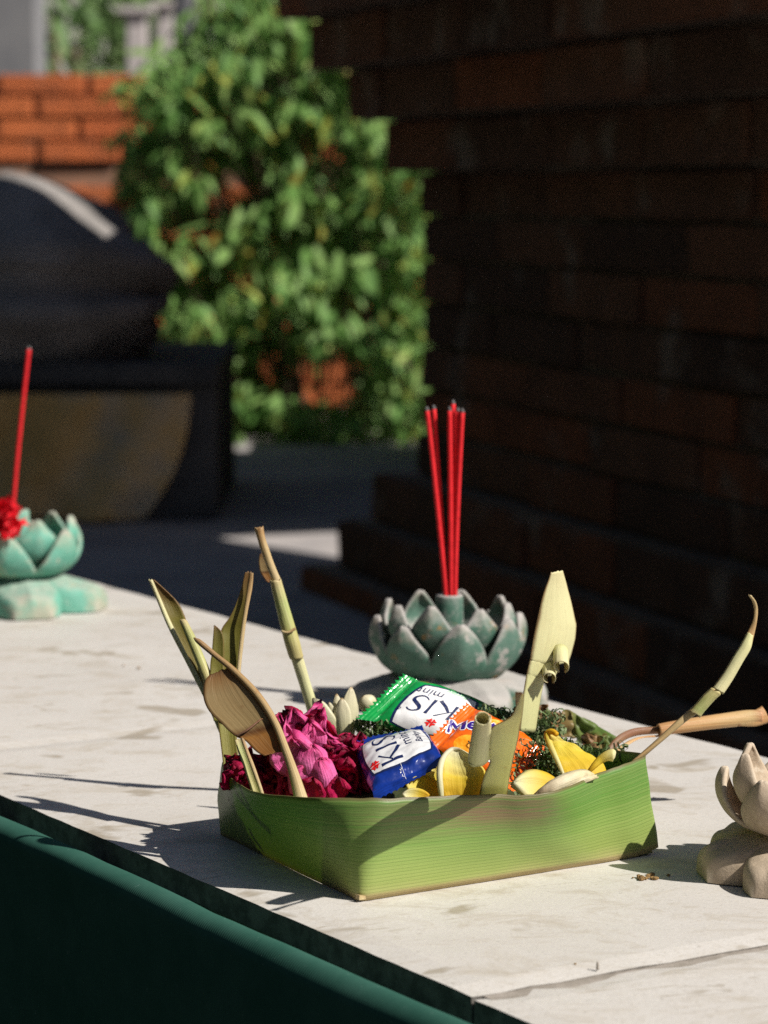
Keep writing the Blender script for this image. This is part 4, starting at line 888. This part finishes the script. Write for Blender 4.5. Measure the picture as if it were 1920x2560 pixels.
# ------------------------------------------------------------------ lotus incense holders
def lotus(name, label, c, mat, base_mat, rot=0.0, seed=0, tubeh=.0525, sc=1.0, nout=7, pw=.98, lift=0.0, chip=False):
    c = Vector(c); t = thing(name, label, 'incense holder', c, 'lotus-shaped incense holders on the ledge'); r = random.Random(seed)
    def lp(nm, ang, prof, half, thick, mt, up=0.0, wseed=0, ntip=.0):
        n, m = 14, 9; vs_, uv = [], []
        pr = [Vector((a, b, 0)) * sc for a, b in prof]
        for i in range(n):
            f = i / (n - 1); q = cr(pr, f); hw = lin([Vector((h, 0, 0)) for h in half], f).x * sc
            for j in range(m):
                s = -1 + 2 * j / (m - 1); lat = hw * s; rad = q.x - (.0020 * sc + .22 * hw) * abs(s) ** 1.6
                zz = q.y - up * sc * s * s * f
                rad += .0006 * sc * nz(f * 3 + wseed, s * 2, wseed) + .0007 * sc * max(0, 1 - abs(s) * 5) * math.sin(math.pi * f) + .00025 * sc * nz(f * 14, s * 9, wseed); zz += .0005 * sc * nz(s * 2, f * 3 + wseed, 3)
                ca, sa = math.cos(ang), math.sin(ang)
                vs_.append(c + V3(rad * ca - lat * sa, rad * sa + lat * ca, max(zz, 0.0006))); uv.append((j / (m - 1), f))
        return obj(nm, vs_, grid_faces(n, m), mt, t, uv, solid=thick * sc, offset=-.2, sub=1)
    for k in range(nout):
        a = rot + 2 * math.pi * k / nout + r.uniform(-.06, .06); q = r.uniform(-.0012, .0012); h = r.uniform(-.0015, .0015)
        lp('petal', a, [(.008, .0180 - lift), (.018, .0185 - lift), (.0292 + q, .0230 - lift * .6), (.0345 + q, .0305 - lift * .2), (.0352 + q, .0365 + h), (.0332 + q, .0425 + h)], [pw * x for x in (.008, .0135, .0166, .0142, .0088, .0004)], .0024, mat, wseed=seed + k)
    for k in range(nout):
        a = rot + 2 * math.pi * (k + .5) / nout + r.uniform(-.06, .06); q = r.uniform(-.0012, .0012); h = r.uniform(-.0015, .0015)
        lp('inner_petal', a, [(.008, .020), (.017, .0235), (.0268 + q, .0310), (.0310 + q, .0390), (.0306 + q, .0445 + h), (.0286 + q, .0505 + h)], [pw * 1.04 * x for x in (.007, .0120, .0142, .0118, .0072, .0004)], .0024, mat, wseed=seed + 20 + k)
    for k in range(6):                                   # thick base petals: hollowed top, blunt upright edge
        ang = rot + .35 + 2 * math.pi * k / 6 + r.uniform(-.06, .06); ca, sa = math.cos(ang), math.sin(ang); n, m = 20, 29; vs_, uv = [], []
        L_ = r.uniform(.0425, .0465); hh = r.uniform(.0085, .0120)
        for i in range(n):
            f = i / (n - 1)
            for j in range(m):
                x = -1 + 2 * j / (m - 1); dd = min(1, max(0, (abs(x) - .74) / .26) ** 2 + max(0, (f - .80) / .20) ** 2)
                fx = min(f / .93, 1); xx = max(-1, min(1, x / .92))
                rad = .008 + (L_ - .008) * fx; lat = (.0055 + .0125 * math.sin(math.pi * min(1, .12 + .80 * fx)) ** .8) * xx
                z = (.0235 - (.0235 - hh) * fx ** .8 - .0045 * abs(xx) ** 2.2 * (1 - .5 * fx) + .0018 * max(0, 1 - abs(xx) * 3) * fx + .0006 * nz(rad * 300 + k, lat * 300, seed)) * math.sqrt(max(.0015, 1 - dd))
                vs_.append(c + V3((rad * ca - lat * sa) * sc, (rad * sa + lat * ca) * sc, z * sc)); uv.append((j / (m - 1), f))
        obj('base_petal', vs_, grid_faces(n, m), base_mat, t, uv)
    prof = [(.0005, .0), (.025, .0), (.027, .004), (.022, .013), (.016, .0200), (.021, .026), (.016, .030), (.0068, .0315)]
    n = len(prof); seg = 32; vs_ = []
    for a_, z in prof:
        for j in range(seg): b = 2 * math.pi * j / seg; vs_.append(c + V3(a_ * sc * math.cos(b), a_ * sc * math.sin(b), z * sc + .0004))
    obj('core', vs_, grid_faces(n, seg, True), base_mat, t)
    vs_ = []
    pr = [(.0078, .029), (.0069, .033), (.0066, .040), (.0064, tubeh - .001), (.0060, tubeh), (.0040, tubeh), (.0036, tubeh - .001), (.0036, .030)]
    for a_, z in pr:
        for j in range(24):
            b = 2 * math.pi * j / 24; q = 1 + .03 * nz(math.cos(b) * 2, math.sin(b) * 2, z * 90 + seed); vs_.append(c + V3(a_ * sc * q * math.cos(b), a_ * sc * q * math.sin(b), z * sc))
    obj('stick_socket', vs_, grid_faces(len(pr), 24, True), mat, t)
    return t
def stick(label, p0, p1, r=.00106, group='red incense sticks'):
    t = thing('incense_stick', label, 'incense stick', p0, group)
    d = (p1 - p0); k = d.normalized()
    bend = d.length * .006 * rnd.uniform(-1, 1)
    tube('stick', [p0, p0.lerp(p1, .35) + V3(bend, 0, 0), p0.lerp(p1, .7) + V3(bend * .8, 0, 0), p1 - k * .0016], [r, r, r, r], 'incense', t, 10, 20)
    tube('ash_tip', [p1 - k * .0018, p1 - k * .0008, p1 + V3(rnd.uniform(-.0003, .0003), 0, .0002)], [r * .85, r * .8, r * .35], 'ash', t, 8, 6)
LC1 = V3(.0292, 1.276, 0)
lotus('lotus_incense_holder', 'worn dusty green lotus holder with a bundle of red sticks behind the tray', LC1, M['lotus_green'], M['lotus_green'], rot=-1.45, seed=5, sc=.96, lift=.005, nout=8, pw=.86)
ys = 1.276
for (tu, tv, bu, dy, lab) in ((1067, 1018, 1116, -.0012, 'leftmost red stick of the bundle behind the tray, leaning left'), (1084, 1014, 1120, .0012, 'second red stick from the left in the bundle, just behind the leftmost'),
                         (1124, 1018, 1127, -.0012, 'third red stick from the left, left of the bundle\'s tallest stick'), (1133, 1001, 1129, .0013, 'tallest red stick in the middle of the bundle'),
                         (1145, 1020, 1133, -.0002, 'second red stick from the right in the bundle behind the tray'), (1156, 1022, 1138, -.0010, 'rightmost red stick of the bundle, leaning slightly right')):
    b = Y(bu, 1515, ys + dy); tp = Y(tu, tv, ys + dy * 1.6); k = (b - tp); b2 = tp + k * ((tp.z - .032) / (tp.z - b.z))
    stick(lab, b2, tp)
stub = tube('incense_stub', [Y(1258, 1592, 1.30), Y(1266, 1584, 1.295), Y(1275, 1576, 1.29)], [.0012] * 3, 'incense', None, 8, 6); tag(stub, 'short red incense stub lying between petals of the green lotus', 'incense stub')
LC2 = Vector((-0.2025, 1.582, 0))
lotus('lotus_incense_holder', 'bright teal lotus holder with a red flower at the left edge', LC2, M['lotus_teal'], M['lotus_teal'], rot=-.55, seed=11, sc=1.04, nout=6, pw=.92)
b, tp = Y(33, 1265, 1.582), Y(73, 866, 1.584)
stick('single red stick leaning from the teal lotus holder', b + (b - tp) * .06, tp, .00122)
LC3 = Vector((.1425, .955, 0))
t3 = lotus('lotus_incense_holder', 'unpainted beige clay lotus holder cut off by the right edge', LC3, M['lotus_beige'], M['lotus_beige'], rot=2.95, seed=21, sc=.84, nout=6, pw=.84)
def chip3():
    c = G(1892, 2262, 0.0); c = V3(c.x, c.y, 0)
    p = [Y(1850, 2190, c.y - .001), Y(1868, 2200, c.y - .0025), Y(1920, 2222, c.y - .003), Y(1915, 2240, c.y - .003), Y(1860, 2246, c.y - .0022)]
def redflower():
    r = random.Random(4); c = Y(6, 1306, 1.540); t = thing('red_flower', 'ragged red flower resting on the teal lotus holder', 'flower', c - V3(0, 0, .012))
    for k in range(34):
        a = r.uniform(0, 2 * math.pi); el = r.uniform(-.6, 1.2); d = V3(math.cos(a) * math.cos(el), math.sin(a) * math.cos(el), math.sin(el)); d.y -= .2; d.normalize()
        petal('petal', c + d * .0015, c + d * r.uniform(.0105, .0145), r.uniform(.009, .013), V3(r.uniform(-1, 1), r.uniform(-1, 1), r.uniform(-1, 1)), 'red_petal', t, cup=.2, crinkle=.9, nx=7, ny=7, seed=k, sharp=.8, solid=0)
redflower()
def crumbs():
    r = random.Random(9)
    spots = [(1612, 2198, .0016, 26, .0048, 'small heap of brown crumbs in front of the tray\'s right end'), (345, 1672, .0011, 3, .0012, 'dark crumb on the ledge nearest the teal lotus'), (312, 1665, .0007, 3, .002, 'flat brown fleck left of the dark crumb behind the strips'), (1438, 2412, .0006, 2, .0006, 'dark speck on the tile just above the joint')]
    for u, v, s, n, spread, lab in spots:
        c = G(u, v); vs_, fs = [], []
        for k in range(n):
            q = c + V3(r.gauss(0, spread * .5), r.gauss(0, spread * .4), 0); off = len(vs_); m = s * r.uniform(.3, .7); h = m * r.uniform(.6, 1.3)
            for z, f in ((0, 1.0), (h * .6, .95), (h, .4)):
                for j in range(6): a = j * math.pi / 3 + k; vs_.append(q + V3(m * f * math.cos(a) * r.uniform(.6, 1.2), m * f * math.sin(a) * r.uniform(.6, 1.2), z + .0002))
            fs += [tuple(off + 12 + j for j in range(6))] + [tuple(off + x for x in g) for g in grid_faces(3, 6, True)]
        o = obj('crumb', vs_, fs, 'crumb', None, smooth=False); tag(o, lab, 'crumb')
crumbs()

# ------------------------------------------------------------------ big brick shrine on the right, in its own shade
def brick_mesh(name, lx, ly, lz, bev, mat, jit, seed):
    bm = bmesh.new(); bmesh.ops.create_cube(bm, size=1)
    for v in bm.verts: v.co = Vector((v.co.x * lx, v.co.y * ly, v.co.z * lz)) + V3(*(nz(v.co.x * 3 + seed, v.co.y * 5, v.co.z * 7 + q) * jit for q in (0, 5, 9)))
    bmesh.ops.bevel(bm, geom=list(bm.edges), offset=bev, segments=1, affect='EDGES')
    me = bpy.data.meshes.new(name); bm.to_mesh(me); bm.free(); me.materials.append(M[mat]); return me
def shrine():
    fd = V3(.326, -.945, 0).normalized(); fn = V3(-.945, -.326, 0).normalized(); E = V3(.0494, 3.75, 0)
    t = thing('brick_shrine', 'large dark brick shrine with stepped base filling the right side', 'shrine', V3(.5, 3.2, GZ))
    r = random.Random(2)
    offs = [.1287, .0845, .0492, .006, 0, 0, 0, 0, 0, 0, .0368, .0761, .1139, .150, .150, .150, .110, .075, .04, .0, .0, .0, .0, .0, .0, .0, .0]
    hs = [.064] * 3 + [.056] * 7 + [.066] * 18
    LB = .275
    meshes = {}
    z = -.33
    for k, (o, h) in enumerate(zip(offs, hs)):
        z0, z1 = z, z + h; z = z1
        zz0 = max(z0, GZ + .0005)
        # solid core behind the face bricks of this course
        a = E - fd * o + fn * (o - .0075) + fd * .012; b = a + fd * (2.3 + o); w = -fn * (.34 + o); cc = b + w; d = a + w
        obj('core_course', box_verts(a, b, cc, d, zz0, z1 - .001), BOXF, 'mortar', t, smooth=False)
        if z0 > .62: continue
        s = -o + (-.5 * LB if k % 2 else 0); first = True
        while s < 1.5:
            ln = LB * r.uniform(.92, 1.06); s0 = max(s, -o)
            lr = s + ln - s0 - .004
            if lr > .03:
                key = ('b', r.randrange(5))
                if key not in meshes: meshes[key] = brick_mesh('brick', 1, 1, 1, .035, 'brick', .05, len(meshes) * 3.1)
                bo = bpy.data.objects.new('brick', meshes[key]); COL.objects.link(bo); bo.parent = t
                dep = .12; pr = r.uniform(-.004, .004) + .002
                cpos = E + fd * (s0 + lr / 2) + fn * (o - dep / 2 + pr); cpos.z = (zz0 + z1) / 2 - .001
                bo.location = cpos - t.location; bo.rotation_euler = (r.uniform(-.01, .01), r.uniform(-.012, .012), math.atan2(fd.y, fd.x) + r.uniform(-.012, .012))
                bo.scale = (lr, dep, (z1 - zz0) - .0045 - r.uniform(0, .002))
            s += ln
    # unseen wing added behind the shaft, shaped to cast shade and sun patches
    def slab(yz, x0=.105, x1=.14):
        k = len(yz); vs_ = [(x0, y, z) for y, z in yz] + [(x1, y, z) for y, z in yz]
        fs = [tuple(range(k)), tuple(reversed(range(k, 2 * k)))] + [(i, (i + 1) % k, k + (i + 1) % k, k + i) for i in range(k)]
        obj('added_shade_wing', vs_, fs, 'brick', t, smooth=False)
    g = GZ + .0005
    slab([(4.55, g), (5.95, g), (5.95, .09), (5.64, .09), (5.64, .72), (4.181, .72), (4.181, .10)])
    slab([(3.86, g), (3.90, g), (4.157, .083), (4.18, .10), (4.18, .72), (4.06, .72)])
    slab([(4.45, .7205), (5.64, .7205), (5.64, 1.7), (4.45, 1.7)]); slab([(4.06, .7205), (4.37, .7205), (4.37, 1.7), (4.06, 1.7)])
shrine()

# ------------------------------------------------------------------ statue on its pedestal
def statue():
    yc = 4.83
    t = thing('stone_pedestal', 'dark square stone pedestal with a thick top slab', 'pedestal', V3(-.62, yc, GZ))
    def bx(nm, x0, x1, y0, y1, z0, z1, bev=.006): obj(nm, [(x0, y0, z0), (x1, y0, z0), (x1, y1, z0), (x0, y1, z0), (x0, y0, z1), (x1, y0, z1), (x1, y1, z1), (x0, y1, z1)], BOXF, 'pedestal', t, smooth=False, bevel=bev)
    zt = Y(300, 908, 4.6).z; zs = Y(300, 962, 4.6).z
    xr = Y(545, 900, 4.62).x
    bx('top_slab', xr - 1.0, xr, 4.6, 5.25, zs, zt); bx('shaft', xr - .98, xr - .004, 4.625, 5.22, GZ + .001, zs - .0006)
    # gold cloth hung on the front
    nx_, nz_ = 60, 40; vs_, uv = [], []
    for i in range(nx_):
        for j in range(nz_):
            s, q = i / (nx_ - 1), j / (nz_ - 1)
            v = 985 + 325 * q + 12 * math.sin(s * 9) * q
            ur = 478 - 20 * q - 115 * q ** 2.4 ; u = -260 + (ur + 260) * s
            y = 4.60 - .012 * math.sin((u + v * .55) * .028) * (.3 + q) - .02 * s * q - .006 * nz(s * 8, q * 5)
            p = Y(u, v, y); p.z = max(p.z, GZ + .006); vs_.append(p); uv.append((s, q))
    o = obj('gold_cloth', vs_, grid_faces(nx_, nz_), 'goldcloth', None, uv, solid=.004); tag(o, 'faded gold-brown cloth draped over the pedestal front', 'cloth')
    # carved figure: rounded back with heavy folds
    zt += .0; cx = Y(22, 700, yc).x; n, m = 56, 80; vs_ = []
    H = Y(100, 428, 4.75).z - zt; outline = [(0, .222), (.06, .236), (.14, .252), (.24, .262), (.33, .266), (.37, .258), (.42, .262), (.5, .256), (.6, .236), (.7, .208), (.8, .166), (.9, .108), (.96, .062), (1, .001)]
    def rad(f):
        for (a, ra), (b, rb) in zip(outline, outline[1:]):
            if f <= b: return ra + (rb - ra) * (f - a) / (b - a)
        return .001
    for i in range(n):
        f = 1 - (1 - i / (n - 1)) ** 1.0; R = rad(f)
        for j in range(m):
            a = 2 * math.pi * j / m; q = a + f * 1.3
            fold = .020 * math.sin(f * 15 + 2.2 * math.sin(a * 1.0 + .6) + 1.2 * nz(math.cos(a), math.sin(a), 2)) * math.sin(math.pi * min(1, f * 1.05)) + .012 * nz(math.cos(a) * 2, math.sin(a) * 2, f * 5)
            rr = max(.0005, R * (1 + .0 * math.cos(a)) + fold * (1 if R > .05 else .2) * (.5 + .5 * (math.sin(a) < .9)))
            vs_.append(V3(cx + rr * 1.0 * math.cos(a), yc + rr * .95 * math.sin(a), zt + .0006 + H * f))
    s = thing('stone_statue', 'rounded dark carved stone figure with heavy folds on the pedestal', 'statue', V3(cx, yc, zt))
    obj('body', vs_, grid_faces(n, m, True), 'statue', s)
    # a raised sash and lower bulge wrapped around the body
    for (f0, amp, thick) in ((.30, .05, .024), (.60, .07, .014)):
        pts = []
        for k in range(25):
            a = -math.pi * 1.1 + math.pi * 1.2 * k / 24; f = f0 + amp * math.sin(a * 1.5); R = rad(f) * .985; pts.append(V3(cx + R * math.cos(a), yc + R * .95 * math.sin(a), zt + H * f))
        tube('carved_fold', pts, [thick * .2, thick, thick, thick, thick * .2], 'statue', s, 12, 60)
statue()

# ------------------------------------------------------------------ sunlit orange brick wall and the shrub in front
def orange_wall():
    yw = 7.0; t = thing('orange_brick_wall', 'low sunlit orange brick wall behind the shrub', 'wall', V3(-.4, yw, GZ)); r = random.Random(5)
    ztop = Y(100, 182, yw).z; h = .0535
    obj('core', [(-1.6, yw + .012, GZ), (.9, yw + .012, GZ), (.9, yw + .2, GZ), (-1.6, yw + .2, GZ), (-1.6, yw + .012, ztop - .004), (.9, yw + .012, ztop - .004), (.9, yw + .2, ztop - .004), (-1.6, yw + .2, ztop - .004)], BOXF, 'mortar_o', t, smooth=False)
    meshes = [brick_mesh('brick', 1, 1, 1, .05, 'brick_orange', .03, q * 2.3) for q in range(4)]
    z = ztop; k = 0
    while z - h > GZ:
        x = -1.15 - (.11 if k % 2 else 0)
        while x < .35:
            ln = .215 * r.uniform(.94, 1.05); bo = bpy.data.objects.new('brick', r.choice(meshes)); COL.objects.link(bo); bo.parent = t
            pr = .02 if k == 4 else 0
            bo.location = V3(x + ln / 2, yw + .04 + r.uniform(-.004, .004) + pr, z - h / 2) - t.location; bo.rotation_euler = (0, 0, r.uniform(-.01, .01)); bo.scale = (ln - .008, .085, h - .008)
            x += ln
        z -= h; k += 1
orange_wall()
def leaf_mesh(ln, w, bend, mat, fold=.25):
    vs_, fs = [], []; n = 5
    for i in range(n):
        f = i / (n - 1); hw = w * .5 * math.sin(math.pi * (f * .92 + .06)) ** .8; z = -bend * ln * f * f
        vs_ += [(-hw, ln * f, z + fold * hw), (0, ln * f, z), (hw, ln * f, z + fold * hw)]
    for i in range(n - 1):
        a = 3 * i; fs += [(a, a + 1, a + 4, a + 3), (a + 1, a + 2, a + 5, a + 4)]
    return vs_, fs
def shrub():
    r = random.Random(21)
    base = V3(-.16, 6.25, GZ); t = thing('leafy_shrub', 'tall leafy green shrub with drooping leaves in front of the orange wall', 'shrub', base)
    kinds = [leaf_mesh(1, .32, .3, 'leaf'), leaf_mesh(1, .27, .5, 'leaf'), leaf_mesh(1, .37, .15, 'leaf')]
    mesh = []
    for vs_, fs in kinds:
        me = bpy.data.meshes.new('leaf'); me.from_pydata(vs_, [], fs); me.materials.append(M['leaf']); me.polygons.foreach_set('use_smooth', [True] * len(fs)); mesh.append(me)
    # sprays: a twig with leaves drooping from it
    def inside(u, v):
        left = 300 + max(0, (v - 330)) * .22 if v > 330 else max(300, 540 - v * 1.05)
        if v > 880: left = 480 + (v - 880) * .2
        return u > left
    sprays, leaves, tries = [], [], 0
    gaps = [(537, 491, 26), (544, 530, 26), (457, 577, 24), (491, 600, 26), (789, 414, 22), (822, 371, 28), (928, 796, 26), (796, 902, 30), (872, 908, 32), (676, 918, 24), (772, 960, 40), (865, 960, 28), (330, 300, 30), (620, 470, 22), (700, 640, 22), (600, 700, 26), (740, 800, 26), (980, 640, 16)]
    def gap(u, v, k): return any((u - a) ** 2 + (v - b) ** 2 < (c + k) ** 2 for a, b, c in gaps)
    cl = []
    while len(cl) < 270 and tries < 20000:                # hanging clusters in front
        tries += 1; u, v = r.uniform(290, 1150), r.uniform(-90, 1085)
        if not inside(u, v) or gap(u, v + 25, 26) or any((u - a) ** 2 + ((v - b) * .8) ** 2 < 38 ** 2 for a, b in cl): continue
        cl.append((u, v)); y = 6.0 + r.random() * .28; p = Y(u, v, y); sprays.append((p, y)); big = r.uniform(.8, 1.25)
        for k in range(r.randint(13, 19)):
            d = V3(r.gauss(0, .55), r.gauss(-.35, .5), r.uniform(-1.2, -.1)).normalized()
            leaves.append((p + V3(r.gauss(0, .020), r.gauss(0, .02), r.gauss(0, .016)), d, big * r.uniform(.032, .066)))
    tries = 0
    while tries < 900:                                    # thinner growth behind, mostly in the shade of the front
        tries += 1; u, v = r.uniform(290, 1150), r.uniform(-80, 1120)
        if not inside(u - 25, v) or gap(u, v, 20): continue
        y = r.uniform(6.3, 6.75); p = Y(u, v, y); sprays.append((p, y))
        for k in range(r.randint(5, 8)):
            a = r.uniform(0, 2 * math.pi); d = V3(math.cos(a), math.sin(a) * .8 - .2, r.uniform(-1.3, .2)).normalized()
            leaves.append((p + V3(r.gauss(0, .022), r.gauss(0, .02), r.gauss(0, .022)), d, r.uniform(.035, .07)))
    leaves.sort(key=lambda q: q[0].y)
    def mat_of(d):
        up = V3(r.gauss(0, .45), -.35 + r.gauss(0, .35), 1).normalized(); x = d.cross(up).normalized(); z = x.cross(d).normalized()
        return Matrix((x, d, z)).transposed()
    vis = [q for q in leaves]
    front = vis[:300]; rest = vis[300:]
    for p, d, ln in front:
        o = bpy.data.objects.new('leaf', r.choice(mesh)); COL.objects.link(o); o.parent = t
        o.location = p - base; o.rotation_euler = mat_of(d).to_euler(); o.scale = (ln, ln, ln)
    vs_, fs = [], []
    for p, d, ln in rest:
        kv, kf = r.choice(kinds); R = mat_of(d); off = len(vs_)
        for v in kv: vs_.append(p + R @ (Vector(v) * ln))
        fs += [tuple(i + off for i in f) for f in kf]
    tag(obj('foliage', vs_, fs, 'leaf', t), kind='stuff')
    for k in range(9):
        x = base.x + r.uniform(-.14, .26); b = V3(x, 6.25 + r.uniform(-.1, .2), GZ); top = V3(x + r.uniform(-.25, .25), 6.2 + r.uniform(-.1, .25), r.uniform(.25, .75))
        tube('stem', [b, b.lerp(top, .33) + V3(r.uniform(-.05, .05), 0, 0), b.lerp(top, .66) + V3(r.uniform(-.06, .06), 0, 0), top], [.012, .009, .007, .003], 'bark', t, 8, 20)
    # twigs carrying the sprays
    vs_, fs = [], []
    for p, y in sprays:
        q = V3(p.x * .6 + base.x * .4, p.y + .12, max(GZ + .05, p.z - r.uniform(.1, .3))); off = len(vs_)
        for c, w in ((q, .004), (p, .002)):
            vs_ += [c + V3(-w, 0, 0), c + V3(w * .5, w, 0), c + V3(w * .5, -w, 0)]
        fs += [tuple(off + i for i in f) for f in ((0, 1, 4, 3), (1, 2, 5, 4), (2, 0, 3, 5))]
    tag(obj('twigs', vs_, fs, 'bark', t), kind='stuff')
shrub()

# ------------------------------------------------------------------ far background
def far():
    def post(nm, lab, cat, u0, u1, y, z0, z1, dep, mat, cap=0.0, group=None):
        x0, x1 = Y(u0, 100, y).x, Y(u1, 100, y).x
        t = thing(nm, lab, cat, V3((x0 + x1) / 2, y, z0), group)
        def bx(n2, g, a, b): obj(n2, [(x0 - g, y - g, a), (x1 + g, y - g, a), (x1 + g, y + dep + g, a), (x0 - g, y + dep + g, a), (x0 - g, y - g, b), (x1 + g, y - g, b), (x1 + g, y + dep + g, b), (x0 - g, y + dep + g, b)], BOXF, mat, t, smooth=False, bevel=.004)
        bx('shaft', 0, z0 + .12, z1); bx('foot', .02, z0, z0 + .12)
        if cap: bx('cap', .02, z1 + .0004, z1 + cap)
    post('concrete_pillar', 'grey concrete pillar at the top left corner', 'pillar', -140, 88, 7.9, GZ, 2.2, .25, 'grey_render', .05)
    post('pale_post', 'wider pale pinkish post behind the orange wall', 'post', 316, 366, 8.6, GZ, Y(330, 34, 8.6).z, .06, 'white_paint', .02, 'pale posts beyond the wall')
    post('pale_post', 'narrow cream post right of the wider pale post', 'post', 392, 430, 9.0, GZ, Y(410, 20, 9.0).z, .05, 'white_paint', .02, 'pale posts beyond the wall')
    post('dark_post', 'dark post beside the cream post, partly behind leaves', 'post', 436, 462, 8.8, GZ, 2.0, .04, 'dark_post', .02)
    post('grey_post', 'slim grey post right of the dark post, behind leaves', 'post', 464, 484, 8.7, GZ, 2.0, .03, 'grey_render', .02)
    # far house wall
    t = thing('far_house', 'blurred grey-green house wall far behind the garden', 'house', V3(-.5, 13, GZ))
    obj('wall', [(-6, 13, GZ), (6, 13, GZ), (6, 13.3, GZ), (-6, 13.3, GZ), (-6, 13, 3.2), (6, 13, 3.2), (6, 13.3, 3.2), (-6, 13.3, 3.2)], BOXF, 'house', t, smooth=False)
    obj('roof', [(-6.4, 12.5, 3.2), (6.4, 12.5, 3.2), (6.4, 15, 4.4), (-6.4, 15, 4.4), (-6.4, 12.5, 3.3), (6.4, 12.5, 3.3), (6.4, 15, 4.5), (-6.4, 15, 4.5)], BOXF, 'brick_orange', t, smooth=False)
    r = random.Random(8)
    for k, (u, v, y, R, lab) in enumerate(((190, 120, 9.6, .30, 'loose pale green garden bush left of the pale posts'), (130, 30, 10.2, .34, 'small blurred bush beside the grey pillar'), (300, -10, 10.5, .30, 'blurred green bush above the pale posts'), (440, 40, 10.0, .28, 'blurred bush behind the dark post'), (600, 60, 9.5, .45, 'green bush far behind the tall shrub'))):
        c = Y(u, v, y); t = thing('garden_bush', lab, 'bush', V3(c.x, y, GZ), 'blurred bushes in the far garden'); vs_, fs = [], []
        for q in range(150):
            d = V3(r.gauss(0, 1), r.gauss(0, 1), r.gauss(0, 1)).normalized(); p = c + d * R * r.uniform(.4, 1) ; p.z = c.z + (p.z - c.z) * 1.1
            kv, kf = leaf_mesh(1, .4, .3, 'leaf'); dd = V3(r.gauss(0, 1), r.gauss(0, 1) - .3, r.gauss(-.4, .7)).normalized(); up = V3(r.gauss(0, .5), -.4, 1).normalized(); x = dd.cross(up).normalized(); z = x.cross(dd); Rm = Matrix((x, dd, z)).transposed(); ln = r.uniform(.07, .13); off = len(vs_)
            vs_ += [p + Rm @ (Vector(v_) * ln) for v_ in kv]; fs += [tuple(i + off for i in f) for f in kf]
        tag(obj('crown', vs_, fs, 'leaf_far', t), kind='stuff')
        tube('stem', [V3(c.x, y, GZ), V3(c.x + .03, y, (GZ + c.z) / 2), c], [.03, .02, .01], 'bark', t, 8, 10)
far()
